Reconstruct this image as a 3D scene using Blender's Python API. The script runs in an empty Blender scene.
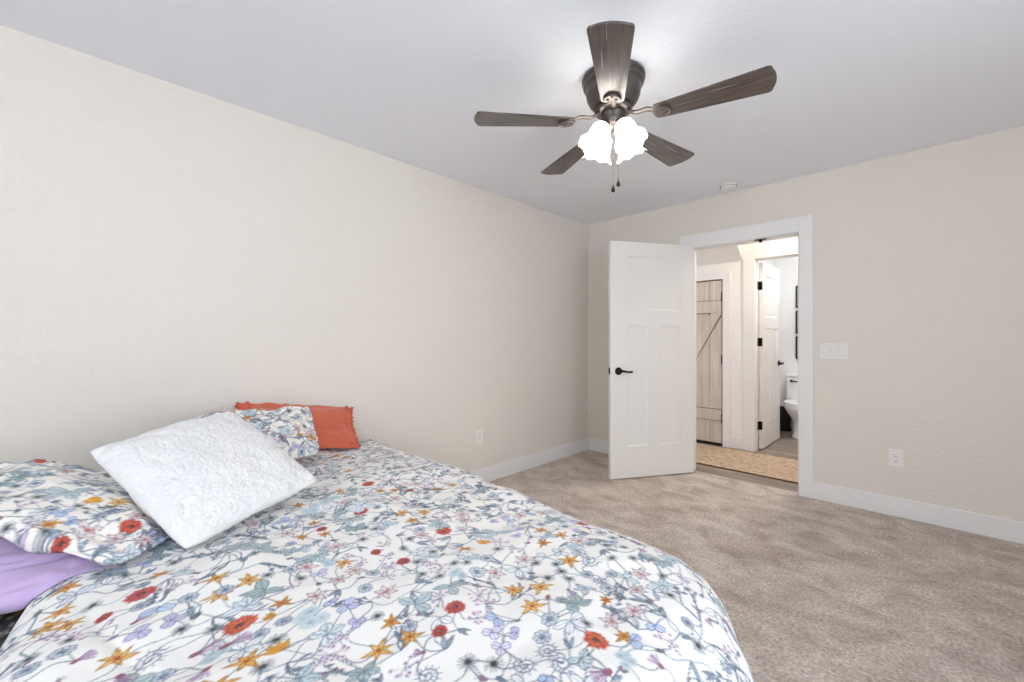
import bpy, bmesh, math, random
import numpy as np
from mathutils import Matrix, Vector, Euler

PI = math.pi
R = math.radians
C = bpy.context.scene.collection
scene = bpy.context.scene

# ------------------------------------------------------------------ camera
CAM_Z = 1.1895
cd = bpy.data.cameras.new('camera')
cd.sensor_fit = 'HORIZONTAL'
cd.sensor_width = 36.0
cd.lens = 420.0 * 36.0 / 1024.0
cd.shift_y = -1.0 / 1024.0
cd.clip_start = 0.02
cam = bpy.data.objects.new('camera', cd)
cam.location = (0, 0, CAM_Z)
cam.rotation_euler = (R(90), 0, R(44.5))
C.objects.link(cam)
scene.camera = cam

# ------------------------------------------------------------------ world, exposure
world = bpy.data.worlds.new('daylight')
scene.world = world
world.use_nodes = True
bgn = world.node_tree.nodes['Background']
bgn.inputs[0].default_value = (0.80, 0.90, 1.0, 1)
bgn.inputs[1].default_value = 1.5
vs = scene.view_settings
vs.view_transform = 'Standard'
vs.look = 'None'
vs.exposure = 0.64
vs.gamma = 1.0
vs.use_curve_mapping = False
scene.cycles.max_bounces = 14
scene.cycles.diffuse_bounces = 10
scene.cycles.sample_clamp_indirect = 8.0

# room dimensions (metres)
XL, XR = -2.616, 1.60          # left wall, right wall
YF, YB = -2.40, 3.8434         # wall behind the camera, door wall
H = 2.44
WT = 0.115


def area_light(name, loc, rot, sx, sy, power, col):
    l = bpy.data.lights.new(name, 'AREA')
    l.shape = 'RECTANGLE'
    l.size, l.size_y = sx, sy
    l.energy = power
    l.color = col
    o = bpy.data.objects.new(name, l)
    o.location = loc
    o.rotation_euler = rot
    C.objects.link(o)
    return o


def point_light(name, loc, power, col, rad):
    l = bpy.data.lights.new(name, 'POINT')
    l.energy = power
    l.color = col
    l.shadow_soft_size = rad
    o = bpy.data.objects.new(name, l)
    o.location = loc
    C.objects.link(o)
    return o


# added area lamps inside two unseen windows, tilted up to brighten the ceiling
WIN_F = (-1.10, 1.30, 0.70, 2.12)     # x0 x1 z0 z1 in the wall behind the camera
WIN_R = (-1.20, 1.60, 0.70, 2.12)       # y0 y1 z0 z1 in the right wall
area_light('window_fill_lamp', ((WIN_F[0] + WIN_F[1]) / 2, YF + 0.25, (WIN_F[2] + WIN_F[3]) / 2), (R(122), 0, R(180)),
           WIN_F[1] - WIN_F[0], WIN_F[3] - WIN_F[2], 64.0, (0.90, 0.95, 1.0))
area_light('window_fill_lamp', (XR - 0.25, (WIN_R[0] + WIN_R[1]) / 2, (WIN_R[2] + WIN_R[3]) / 2), (R(120), 0, R(90)),
           WIN_R[1] - WIN_R[0], WIN_R[3] - WIN_R[2], 30.0, (0.90, 0.95, 1.0))

# ------------------------------------------------------------------ materials


def srgb(r, g, b):
    def f(c):
        c /= 255.0
        return c / 12.92 if c <= 0.04045 else ((c + 0.055) / 1.055) ** 2.4
    return (f(r), f(g), f(b), 1.0)


def mat(name, col, rough=0.6, metal=0.0, spec=0.4, sheen=0.0, noise=None, bump=None, coords='Object'):
    """noise=(scale, amount[, col2]) mottles the colour; bump=(scale, strength, distance)."""
    m = bpy.data.materials.new(name)
    m.use_nodes = True
    nt = m.node_tree
    b = nt.nodes['Principled BSDF']
    b.inputs['Base Color'].default_value = col
    b.inputs['Roughness'].default_value = rough
    b.inputs['Metallic'].default_value = metal
    b.inputs['Specular IOR Level'].default_value = spec
    if sheen:
        b.inputs['Sheen Weight'].default_value = sheen
    tc = nt.nodes.new('ShaderNodeTexCoord')
    if noise:
        n = nt.nodes.new('ShaderNodeTexNoise')
        n.inputs['Scale'].default_value = noise[0]
        n.inputs['Detail'].default_value = 5
        nt.links.new(tc.outputs[coords], n.inputs['Vector'])
        mx = nt.nodes.new('ShaderNodeMix')
        mx.data_type = 'RGBA'
        c2 = noise[2] if len(noise) > 2 else tuple(c * (1 - noise[1]) for c in col[:3]) + (1,)
        mx.inputs['A'].default_value = col
        mx.inputs['B'].default_value = c2
        nt.links.new(n.outputs['Fac'], mx.inputs['Factor'])
        nt.links.new(mx.outputs['Result'], b.inputs['Base Color'])
    if bump:
        n = nt.nodes.new('ShaderNodeTexNoise')
        n.inputs['Scale'].default_value = bump[0]
        n.inputs['Detail'].default_value = 3
        nt.links.new(tc.outputs[coords], n.inputs['Vector'])
        bp = nt.nodes.new('ShaderNodeBump')
        bp.inputs['Strength'].default_value = bump[1]
        bp.inputs['Distance'].default_value = bump[2]
        nt.links.new(n.outputs['Fac'], bp.inputs['Height'])
        nt.links.new(bp.outputs['Normal'], b.inputs['Normal'])
    return m


def emit_mat(name, col, strength):
    m = bpy.data.materials.new(name)
    m.use_nodes = True
    b = m.node_tree.nodes['Principled BSDF']
    b.inputs['Base Color'].default_value = col
    b.inputs['Emission Color'].default_value = col
    b.inputs['Emission Strength'].default_value = strength
    b.inputs['Roughness'].default_value = 0.4
    return m


M = {}
M['wall'] = mat('wall_paint', srgb(228, 222, 214), 0.85, spec=0.2, noise=(1.3, 0.03), bump=(48, 0.5, 0.010))
M['hall_wall'] = mat('hall_paint', srgb(238, 237, 235), 0.85, spec=0.2, bump=(60, 0.2, 0.003))
M['ceiling'] = mat('ceiling_paint', srgb(236, 239, 246), 0.9, spec=0.2, bump=(45, 0.35, 0.004))
M['trim'] = mat('trim_paint', srgb(234, 233, 233), 0.4, spec=0.4, bump=(8, 0.03, 0.002))
M['door'] = mat('door_paint', srgb(234, 232, 229), 0.42, spec=0.4, bump=(8, 0.03, 0.002))
M['bronze'] = mat('oil_rubbed_bronze', srgb(44, 38, 36), 0.38, 0.8, noise=(20, 0.3))
M['black'] = mat('black_hinge_metal', srgb(34, 31, 30), 0.45, 0.6, noise=(30, 0.3))
M['white_plastic'] = mat('white_plastic', srgb(236, 234, 231), 0.35, bump=(5, 0.02, 0.001))
M['dark_slot'] = mat('dark_slot', srgb(96, 92, 90), 0.6, noise=(40, 0.2))
M['gap_shade'] = mat('painted_gap_shade', srgb(188, 186, 184), 0.6, noise=(40, 0.1))
M['porcelain'] = mat('porcelain', srgb(240, 240, 242), 0.12, spec=0.6, noise=(3, 0.02))
M['bin'] = mat('dark_wicker', srgb(40, 37, 36), 0.7, noise=(60, 0.6), bump=(90, 0.6, 0.004))
M['frame_black'] = mat('frame_black', srgb(38, 36, 36), 0.4, noise=(25, 0.3))
M['paper'] = mat('print_paper', srgb(235, 235, 232), 0.7, noise=(4, 0.04))
M['mattress'] = mat('mattress_ticking', srgb(225, 222, 216), 0.9, noise=(8, 0.06), bump=(120, 0.3, 0.002))
M['bed_wood'] = mat('bed_base_wood', srgb(86, 70, 60), 0.5, noise=(12, 0.4))
M['orange'] = mat('rust_cotton', srgb(210, 108, 82), 0.9, spec=0.15, sheen=0.2, noise=(14, 0.18), bump=(300, 0.25, 0.001))
M['purple'] = mat('lavender_jersey', srgb(190, 168, 208), 0.85, spec=0.2, sheen=0.25, noise=(6, 0.08), bump=(400, 0.2, 0.001))
M['boucle'] = mat('white_boucle', srgb(228, 227, 227), 0.95, spec=0.1, sheen=0.3, noise=(70, 0.06), bump=(170, 0.8, 0.004))
M['shade'] = emit_mat('lit_frosted_glass', (1.0, 0.95, 0.88, 1), 4.2)
M['bulb'] = emit_mat('lamp_bulb', (1.0, 0.88, 0.70, 1), 18.0)
M['hall_glow'] = emit_mat('hall_lamp_glass', (1.0, 0.87, 0.76, 1), 46.0)
M['bath_fill_glow'] = emit_mat('bath_fill_glass', (0.92, 0.96, 1.0, 1), 36.0)


def carpet_mat():
    m = bpy.data.materials.new('beige_carpet')
    m.use_nodes = True
    nt = m.node_tree
    N, L = nt.nodes, nt.links
    b = N['Principled BSDF']
    b.inputs['Roughness'].default_value = 1.0
    b.inputs['Specular IOR Level'].default_value = 0.05
    b.inputs['Sheen Weight'].default_value = 0.15
    tc = N.new('ShaderNodeTexCoord')
    mp = N.new('ShaderNodeMapping')
    mp.inputs['Scale'].default_value = (1.0, 1.35, 1.0)
    mp.inputs['Rotation'].default_value = (0, 0, R(40))
    L.new(tc.outputs['Object'], mp.inputs['Vector'])
    big = N.new('ShaderNodeTexNoise'); big.inputs['Scale'].default_value = 4.5; big.inputs['Detail'].default_value = 6
    big.inputs['Roughness'].default_value = 0.62; big.inputs['Distortion'].default_value = 0.6
    L.new(mp.outputs['Vector'], big.inputs['Vector'])
    r1 = N.new('ShaderNodeValToRGB')
    e = r1.color_ramp.elements
    e[0].position = 0.33; e[0].color = srgb(192, 175, 162)
    e[1].position = 0.62; e[1].color = srgb(236, 224, 213)
    L.new(big.outputs['Fac'], r1.inputs['Fac'])
    fine = N.new('ShaderNodeTexNoise'); fine.inputs['Scale'].default_value = 75; fine.inputs['Detail'].default_value = 5
    fine.inputs['Roughness'].default_value = 0.75
    L.new(tc.outputs['Object'], fine.inputs['Vector'])
    r2 = N.new('ShaderNodeValToRGB')
    e = r2.color_ramp.elements
    e[0].position = 0.38; e[0].color = (0.42, 0.40, 0.38, 1)
    e[1].position = 0.62; e[1].color = (1.12, 1.12, 1.12, 1)
    L.new(fine.outputs['Fac'], r2.inputs['Fac'])
    mx = N.new('ShaderNodeMix'); mx.data_type = 'RGBA'; mx.blend_type = 'MULTIPLY'
    mx.inputs['Factor'].default_value = 0.75
    L.new(r1.outputs['Color'], mx.inputs['A']); L.new(r2.outputs['Color'], mx.inputs['B'])
    L.new(mx.outputs['Result'], b.inputs['Base Color'])
    bp = N.new('ShaderNodeBump'); bp.inputs['Strength'].default_value = 0.9; bp.inputs['Distance'].default_value = 0.012
    L.new(fine.outputs['Fac'], bp.inputs['Height'])
    L.new(bp.outputs['Normal'], b.inputs['Normal'])
    return m


def wood_mat(name, c1, c2, stretch, scale, rough=0.5, plank=None, scratch=None, axis=0):
    """grain stretched along one axis; plank=(length, width) adds plank joints; scratch adds pale worn streaks."""
    m = bpy.data.materials.new(name)
    m.use_nodes = True
    nt = m.node_tree
    N, L = nt.nodes, nt.links
    b = N['Principled BSDF']
    b.inputs['Roughness'].default_value = rough
    tc = N.new('ShaderNodeTexCoord')
    mp = N.new('ShaderNodeMapping')
    s = [1.0, 1.0, 1.0]
    s[axis] = 1.0 / stretch
    mp.inputs['Scale'].default_value = s
    L.new(tc.outputs['Object'], mp.inputs['Vector'])
    n = N.new('ShaderNodeTexNoise'); n.inputs['Scale'].default_value = scale; n.inputs['Detail'].default_value = 7
    n.inputs['Roughness'].default_value = 0.65
    L.new(mp.outputs['Vector'], n.inputs['Vector'])
    r = N.new('ShaderNodeValToRGB')
    e = r.color_ramp.elements
    e[0].position = 0.35; e[0].color = c1
    e[1].position = 0.68; e[1].color = c2
    L.new(n.outputs['Fac'], r.inputs['Fac'])
    out = r.outputs['Color']
    if plank:
        br = N.new('ShaderNodeTexBrick')
        br.inputs['Scale'].default_value = 1.0
        br.inputs['Brick Width'].default_value = plank[0]
        br.inputs['Row Height'].default_value = plank[1]
        br.inputs['Mortar Size'].default_value = 0.002
        br.inputs['Color1'].default_value = (1, 1, 1, 1)
        br.inputs['Color2'].default_value = (0.78, 0.78, 0.78, 1)
        br.inputs['Mortar'].default_value = (0.3, 0.3, 0.3, 1)
        L.new(tc.outputs['Object'], br.inputs['Vector'])
        mx = N.new('ShaderNodeMix'); mx.data_type = 'RGBA'; mx.blend_type = 'MULTIPLY'
        mx.inputs['Factor'].default_value = 1.0
        L.new(out, mx.inputs['A']); L.new(br.outputs['Color'], mx.inputs['B'])
        out = mx.outputs['Result']
    if scratch:
        mp2 = N.new('ShaderNodeMapping')
        mp2.inputs['Rotation'].default_value = (0, 0, R(28))
        mp2.inputs['Scale'].default_value = (2.2, 90, 3)
        L.new(tc.outputs['Object'], mp2.inputs['Vector'])
        n2 = N.new('ShaderNodeTexNoise'); n2.inputs['Scale'].default_value = 1.6; n2.inputs['Detail'].default_value = 2
        L.new(mp2.outputs['Vector'], n2.inputs['Vector'])
        r2 = N.new('ShaderNodeValToRGB')
        r2.color_ramp.elements[0].position = 0.63; r2.color_ramp.elements[0].color = (0, 0, 0, 1)
        r2.color_ramp.elements[1].position = 0.69; r2.color_ramp.elements[1].color = (0.7, 0.7, 0.7, 1)
        L.new(n2.outputs['Fac'], r2.inputs['Fac'])
        mx = N.new('ShaderNodeMix'); mx.data_type = 'RGBA'
        L.new(r2.outputs['Color'], mx.inputs['Factor'])
        L.new(out, mx.inputs['A']); mx.inputs['B'].default_value = scratch
        out = mx.outputs['Result']
    L.new(out, b.inputs['Base Color'])
    bp = N.new('ShaderNodeBump'); bp.inputs['Strength'].default_value = 0.15; bp.inputs['Distance'].default_value = 0.002
    L.new(n.outputs['Fac'], bp.inputs['Height'])
    L.new(bp.outputs['Normal'], b.inputs['Normal'])
    return m


M['carpet'] = carpet_mat()
M['vinyl'] = wood_mat('grey_brown_plank_floor', srgb(126, 112, 101), srgb(172, 158, 146), 8, 9, 0.45, plank=(1.2, 0.15))
M['blade'] = wood_mat('weathered_dark_wood', srgb(46, 39, 37), srgb(98, 86, 81), 10, 60, 0.30, scratch=srgb(186, 176, 170))
_bb = M['blade'].node_tree.nodes['Principled BSDF']
_bb.inputs['Coat Weight'].default_value = 0.5
_bb.inputs['Coat Roughness'].default_value = 0.22
M['plank'] = wood_mat('whitewashed_plank', srgb(190, 179, 171), srgb(218, 208, 200), 12, 22, 0.75, axis=2)
M['plank_dark'] = mat('plank_gap', srgb(74, 62, 56), 0.8, noise=(20, 0.3))
M['fan_metal'] = mat('brushed_fan_bronze', srgb(104, 97, 94), 0.36, 0.75, noise=(14, 0.35), bump=(90, 0.06, 0.001))
M['iron'] = mat('antiqued_blade_iron', srgb(112, 104, 99), 0.4, 0.6, noise=(30, 0.4))


def cloth_print_mat(name, rough=0.9):
    """printed cotton: the drawn flowers come from the mesh's own colour attribute, the weave from noise."""
    m = bpy.data.materials.new(name)
    m.use_nodes = True
    nt = m.node_tree
    N, L = nt.nodes, nt.links
    b = N['Principled BSDF']
    b.inputs['Roughness'].default_value = rough
    b.inputs['Specular IOR Level'].default_value = 0.15
    b.inputs['Sheen Weight'].default_value = 0.1
    at = N.new('ShaderNodeAttribute'); at.attribute_name = 'print'
    L.new(at.outputs['Color'], b.inputs['Base Color'])
    tc = N.new('ShaderNodeTexCoord')
    n = N.new('ShaderNodeTexNoise'); n.inputs['Scale'].default_value = 35; n.inputs['Detail'].default_value = 4
    L.new(tc.outputs['Object'], n.inputs['Vector'])
    bp = N.new('ShaderNodeBump'); bp.inputs['Strength'].default_value = 0.25; bp.inputs['Distance'].default_value = 0.004
    L.new(n.outputs['Fac'], bp.inputs['Height'])
    L.new(bp.outputs['Normal'], b.inputs['Normal'])
    return m


M['print'] = cloth_print_mat('botanical_print_cotton')


def dark_floral_mat():
    m = bpy.data.materials.new('dark_floral_cotton')
    m.use_nodes = True
    nt = m.node_tree
    N, L = nt.nodes, nt.links
    b = N['Principled BSDF']
    b.inputs['Roughness'].default_value = 0.9
    tc = N.new('ShaderNodeTexCoord')
    n0 = N.new('ShaderNodeTexNoise'); n0.inputs['Scale'].default_value = 9; n0.inputs['Detail'].default_value = 3
    L.new(tc.outputs['Object'], n0.inputs['Vector'])
    mixv = N.new('ShaderNodeVectorMath'); mixv.operation = 'MULTIPLY_ADD'
    mixv.inputs[1].default_value = (0.12, 0.12, 0.12)
    L.new(n0.outputs['Color'], mixv.inputs[0]); L.new(tc.outputs['Object'], mixv.inputs[2])
    v = N.new('ShaderNodeTexVoronoi'); v.inputs['Scale'].default_value = 30
    L.new(mixv.outputs['Vector'], v.inputs['Vector'])
    r = N.new('ShaderNodeValToRGB')
    cr = r.color_ramp
    cr.elements[0].position = 0.14; cr.elements[0].color = srgb(206, 202, 190)
    cr.elements[1].position = 0.60; cr.elements[1].color = srgb(36, 36, 40)
    e = cr.elements.new(0.36); e.color = srgb(120, 124, 118)
    e = cr.elements.new(0.48); e.color = srgb(58, 54, 50)
    L.new(v.outputs['Distance'], r.inputs['Fac'])
    mx = N.new('ShaderNodeMix'); mx.data_type = 'RGBA'
    hsv = N.new('ShaderNodeSeparateColor')
    L.new(v.outputs['Color'], hsv.inputs['Color'])
    gt = N.new('ShaderNodeMath'); gt.operation = 'GREATER_THAN'; gt.inputs[1].default_value = 0.62
    L.new(hsv.outputs['Red'], gt.inputs[0])
    r2 = N.new('ShaderNodeValToRGB')
    r2.color_ramp.elements[0].position = 0.2; r2.color_ramp.elements[0].color = srgb(168, 118, 62)
    r2.color_ramp.elements[1].position = 0.55; r2.color_ramp.elements[1].color = srgb(34, 30, 30)
    L.new(v.outputs['Distance'], r2.inputs['Fac'])
    L.new(gt.outputs['Value'], mx.inputs['Factor'])
    L.new(r.outputs['Color'], mx.inputs['A']); L.new(r2.outputs['Color'], mx.inputs['B'])
    L.new(mx.outputs['Result'], b.inputs['Base Color'])
    return m


M['dark_floral'] = dark_floral_mat()


def jute_mat():
    m = bpy.data.materials.new('woven_jute')
    m.use_nodes = True
    nt = m.node_tree
    N, L = nt.nodes, nt.links
    b = N['Principled BSDF']
    b.inputs['Roughness'].default_value = 1.0
    b.inputs['Specular IOR Level'].default_value = 0.05
    tc = N.new('ShaderNodeTexCoord')
    mp = N.new('ShaderNodeMapping'); mp.inputs['Scale'].default_value = (1, 1.8, 1)
    L.new(tc.outputs['Object'], mp.inputs['Vector'])
    n = N.new('ShaderNodeTexNoise'); n.inputs['Scale'].default_value = 22; n.inputs['Detail'].default_value = 6
    L.new(mp.outputs['Vector'], n.inputs['Vector'])
    r = N.new('ShaderNodeValToRGB')
    cr = r.color_ramp
    cr.elements[0].position = 0.30; cr.elements[0].color = srgb(136, 110, 88)
    cr.elements[1].position = 0.62; cr.elements[1].color = srgb(212, 191, 168)
    e = cr.elements.new(0.40); e.color = srgb(194, 169, 144)
    L.new(n.outputs['Fac'], r.inputs['Fac'])
    L.new(r.outputs['Color'], b.inputs['Base Color'])
    w = N.new('ShaderNodeTexWave'); w.inputs['Scale'].default_value = 55; w.inputs['Distortion'].default_value = 1.5
    L.new(tc.outputs['Object'], w.inputs['Vector'])
    bp = N.new('ShaderNodeBump'); bp.inputs['Strength'].default_value = 0.6; bp.inputs['Distance'].default_value = 0.004
    L.new(w.outputs['Fac'], bp.inputs['Height'])
    L.new(bp.outputs['Normal'], b.inputs['Normal'])
    return m


M['jute'] = jute_mat()
M['jute_edge'] = mat('jute_binding', srgb(128, 98, 76), 1.0, spec=0.05, noise=(60, 0.5))


def glass_mat():
    m = bpy.data.materials.new('window_glass')
    m.use_nodes = True
    b = m.node_tree.nodes['Principled BSDF']
    b.inputs['Base Color'].default_value = (0.95, 0.98, 1, 1)
    b.inputs['Roughness'].default_value = 0.02
    b.inputs['Transmission Weight'].default_value = 1.0
    b.inputs['IOR'].default_value = 1.1
    return m


M['glass'] = glass_mat()

# ------------------------------------------------------------------ mesh helpers


class MB:
    """collects shapes and links them as ONE mesh object"""

    def __init__(self):
        self.v, self.f, self.s = [], [], []

    def add(self, verts, faces, smooth=False, mtx=None):
        o = len(self.v)
        for p in verts:
            p = Vector(p)
            self.v.append(tuple(mtx @ p) if mtx else tuple(p))
        for fc in faces:
            self.f.append(tuple(i + o for i in fc))
            self.s.append(smooth)
        return self

    def box(self, x0, x1, y0, y1, z0, z1, bev=0.0, seg=2, mtx=None, smooth=False):
        bm = bmesh.new()
        bmesh.ops.create_cube(bm, size=1)
        for v in bm.verts:
            v.co = Vector(((x0 + x1) / 2 + v.co.x * (x1 - x0), (y0 + y1) / 2 + v.co.y * (y1 - y0), (z0 + z1) / 2 + v.co.z * (z1 - z0)))
        if bev:
            bmesh.ops.bevel(bm, geom=bm.edges[:], offset=bev, segments=seg, affect='EDGES', profile=0.5)
        bm.verts.index_update()
        self.add([v.co for v in bm.verts], [[v.index for v in f.verts] for f in bm.faces], smooth, mtx)
        bm.free()
        return self

    def lathe(self, prof, n=32, mtx=None, wave=None, smooth=True):
        """prof: (r, z) rows from top to bottom round the z axis; r=0 rows close the ends. wave(row, angle) scales the radius."""
        vs, fs, rows = [], [], []
        for k, (r, z) in enumerate(prof):
            if r <= 1e-6:
                rows.append([len(vs)])
                vs.append((0, 0, z))
            else:
                row = []
                for i in range(n):
                    a = 2 * PI * i / n
                    rr, zz = r, z
                    if wave:
                        rr, zz = wave(k, a, r, z)
                    row.append(len(vs))
                    vs.append((rr * math.cos(a), rr * math.sin(a), zz))
                rows.append(row)
        for a, b in zip(rows, rows[1:]):
            if len(a) == 1 and len(b) == 1:
                continue
            for i in range(n):
                j = (i + 1) % n
                if len(a) == 1:
                    fs.append((a[0], b[i], b[j]))
                elif len(b) == 1:
                    fs.append((a[i], b[0], a[j]))
                else:
                    fs.append((a[i], b[i], b[j], a[j]))
        return self.add(vs, fs, smooth, mtx)

    def tube(self, pts, r, n=10, mtx=None, cap=True):
        pts = [Vector(p) for p in pts]
        rs = r if isinstance(r, (list, tuple)) else [r] * len(pts)
        vs, fs = [], []
        t0 = (pts[1] - pts[0]).normalized()
        nrm = t0.orthogonal().normalized()
        for k, p in enumerate(pts):
            if k == 0:
                t = pts[1] - pts[0]
            elif k == len(pts) - 1:
                t = pts[-1] - pts[-2]
            else:
                t = pts[k + 1] - pts[k - 1]
            t.normalize()
            nrm = (nrm - t * nrm.dot(t))
            if nrm.length < 1e-6:
                nrm = t.orthogonal()
            nrm.normalize()
            bn = t.cross(nrm)
            for i in range(n):
                a = 2 * PI * i / n
                vs.append(p + nrm * rs[k] * math.cos(a) + bn * rs[k] * math.sin(a))
        for k in range(len(pts) - 1):
            for i in range(n):
                j = (i + 1) % n
                fs.append((k * n + i, k * n + j, (k + 1) * n + j, (k + 1) * n + i))
        if cap:
            fs.append(tuple(reversed(range(n))))
            fs.append(tuple(range((len(pts) - 1) * n, len(pts) * n)))
        return self.add(vs, fs, True, mtx)

    def prism(self, poly, z0, z1, mtx=None, bev=0.0):
        """extrudes a closed outline (x, y) from z0 to z1"""
        bm = bmesh.new()
        vb = [bm.verts.new((x, y, z0)) for x, y in poly]
        f = bm.faces.new(vb)
        bm.normal_update()
        r = bmesh.ops.extrude_face_region(bm, geom=[f])
        for v in [g for g in r['geom'] if isinstance(g, bmesh.types.BMVert)]:
            v.co.z = z1
        bmesh.ops.recalc_face_normals(bm, faces=bm.faces[:])
        if bev:
            ed = [e for e in bm.edges if abs(e.verts[0].co.z - e.verts[1].co.z) < 1e-6]
            bmesh.ops.bevel(bm, geom=ed, offset=bev, segments=2, affect='EDGES', profile=0.5)
        bm.verts.index_update()
        self.add([v.co for v in bm.verts], [[v.index for v in fc.verts] for fc in bm.faces], False, mtx)
        bm.free()
        return self

    def build(self, name, m, parent=None, smooth_angle=None):
        me = bpy.data.meshes.new(name)
        me.from_pydata(self.v, [], self.f)
        me.polygons.foreach_set('use_smooth', self.s)
        if isinstance(m, (list, tuple)):
            for q in m:
                me.materials.append(q)
        else:
            me.materials.append(m)
        me.update()
        bm = bmesh.new(); bm.from_mesh(me)
        bmesh.ops.recalc_face_normals(bm, faces=bm.faces[:])
        bm.to_mesh(me); bm.free()
        if smooth_angle:
            me.shade_smooth() if hasattr(me, 'shade_smooth') else None
            me.set_sharp_from_angle(angle=R(smooth_angle))
        o = bpy.data.objects.new(name, me)
        C.objects.link(o)
        o.parent = parent
        return o


def tag(o, label=None, cat=None, group=None, kind=None):
    if label: o['label'] = label
    if cat: o['category'] = cat
    if group: o['group'] = group
    if kind: o['kind'] = kind
    return o


def thing(name, label, cat, loc=(0, 0, 0), rot=(0, 0, 0), group=None, kind=None):
    o = bpy.data.objects.new(name, None)
    o.empty_display_size = 0.05
    C.objects.link(o)
    o.location = loc
    o.rotation_euler = rot
    return tag(o, label, cat, group, kind)


def struct(name, mb, m, label=None, cat=None):
    o = mb.build(name, m)
    return tag(o, label, cat, kind='structure')


def dup(root, loc, rot=None, label=None):
    r = root.copy(); C.objects.link(r)
    r.location = loc
    if rot is not None: r.rotation_euler = rot
    if label: r['label'] = label
    for ch in list(root.children):
        c = ch.copy(); C.objects.link(c); c.parent = r
        for g in list(ch.children):
            d = g.copy(); C.objects.link(d); d.parent = c
    return r


# ------------------------------------------------------------------ the room shell
HY = 5.00                         # far wall of the hallway
BY = 6.62                         # far wall of the bathroom
OPX0, OPX1, OPZ = -1.505, -0.692, 2.012   # bedroom door opening
BX0, BX1, BZ = -1.285, -0.475, 2.045      # bathroom door opening
PX0, PX1, PZ = -2.222, -1.612, 1.866      # plank door opening
HX0, HX1 = -3.6, 0.9

struct('floor', MB().box(XL - 0.1, XR + 0.1, YF - 0.1, 3.902, -0.06, 0.0), M['carpet'],
       'beige cut pile carpet covering the bedroom floor', 'carpet')
struct('floor_hallway', MB().box(HX0, HX1, 3.902, BY + 0.1, -0.06, -0.004), M['vinyl'],
       'grey brown plank floor of the hallway and bathroom', 'floor')
struct('ceiling', MB().box(XL - 0.1, XR + 0.1, YF - 0.1, YB + WT, H, H + 0.06), M['ceiling'],
       'white textured bedroom ceiling', 'ceiling')
struct('ceiling_hallway', MB().box(HX0, HX1, YB + WT, BY + 0.1, H, H + 0.06), M['hall_wall'],
       'pale flat ceiling above the hallway and bathroom', 'ceiling')
struct('wall_left', MB().box(XL - 0.1, XL, YF - 0.1, YB + WT, 0, H), M['wall'], 'long pale greige wall behind the bed', 'wall')
struct('wall_back', MB().box(XL, OPX0 - 0.02, YB, YB + WT, 0, H).box(OPX1 + 0.02, XR + 0.1, YB, YB + WT, 0, H)
       .box(OPX0 - 0.02, OPX1 + 0.02, YB, YB + WT, OPZ + 0.02, H), M['wall'], 'pale greige wall with the doorway', 'wall')
wf = MB().box(XL, WIN_F[0], YF - 0.1, YF, 0, H).box(WIN_F[1], XR, YF - 0.1, YF, 0, H)
wf.box(WIN_F[0], WIN_F[1], YF - 0.1, YF, 0, WIN_F[2]).box(WIN_F[0], WIN_F[1], YF - 0.1, YF, WIN_F[3], H)
struct('wall_front', wf, M['wall'], 'greige wall behind the camera with a window', 'wall')
wr = MB().box(XR, XR + 0.1, YF - 0.1, WIN_R[0], 0, H).box(XR, XR + 0.1, WIN_R[1], YB, 0, H)
wr.box(XR, XR + 0.1, WIN_R[0], WIN_R[1], 0, WIN_R[2]).box(XR, XR + 0.1, WIN_R[0], WIN_R[1], WIN_R[3], H)
struct('wall_right', wr, M['wall'], 'greige wall on the right with a window', 'wall')


def window(name, a0, a1, z0, z1, mtx, label):
    root = thing(name, label, 'window', kind='structure')
    root.matrix_world = mtx
    w = 0.05
    f = MB().box(a0, a0 + w, -0.07, -0.01, z0, z1, 0.004).box(a1 - w, a1, -0.07, -0.01, z0, z1, 0.004)
    f.box(a0, a1, -0.07, -0.01, z0, z0 + w, 0.004).box(a0, a1, -0.07, -0.01, z1 - w, z1, 0.004)
    zc = (z0 + z1) / 2
    f.box(a0, a1, -0.065, -0.015, zc - 0.025, zc + 0.025, 0.004)
    f.build('window_frame', M['trim'], root)
    MB().box(a0 + w, a1 - w, -0.045, -0.04, z0 + w, z1 - w).build('pane', M['glass'], root)
    MB().box(a0 - 0.04, a1 + 0.04, -0.01, 0.05, z0 - 0.03, z0, 0.006).build('window_sill', M['trim'], root)


window('window_1', WIN_F[0], WIN_F[1], WIN_F[2], WIN_F[3], Matrix.Translation((0, YF, 0)), 'white framed window in the wall behind the camera')
window('window_2', -WIN_R[1], -WIN_R[0], WIN_R[2], WIN_R[3], Matrix.Translation((XR, 0, 0)) @ Matrix.Rotation(R(90), 4, 'Z') @ Matrix.Translation((WIN_R[0] + WIN_R[1], 0, 0)), 'white framed window in the right wall')

# baseboards and casings
BBH, BBT = 0.127, 0.014
struct('baseboard_left', MB().box(XL, XL + BBT, YF, YB, 0, BBH, 0.003), M['trim'], 'white baseboard along the long wall', 'baseboard')
struct('baseboard_back', MB().box(XL + BBT, OPX0 - 0.10, YB - BBT, YB, 0, BBH, 0.003).box(OPX1 + 0.094, XR, YB - BBT, YB, 0, BBH, 0.003),
       M['trim'], 'white baseboard along the door wall', 'baseboard')
struct('baseboard_front', MB().box(XL + BBT, XR, YF, YF + BBT, 0, BBH, 0.003), M['trim'], 'white baseboard behind the camera', 'baseboard')
struct('baseboard_right', MB().box(XR - BBT, XR, YF + BBT, YB - BBT, 0, BBH, 0.003), M['trim'], 'white baseboard on the right', 'baseboard')
CT = 0.018
tr = MB().box(OPX0 - 0.10, OPX0 - 0.005, YB - CT, YB, 0, OPZ + 0.005, 0.002).box(OPX1 + 0.005, OPX1 + 0.094, YB - CT, YB, 0, OPZ + 0.122, 0.002)
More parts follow.
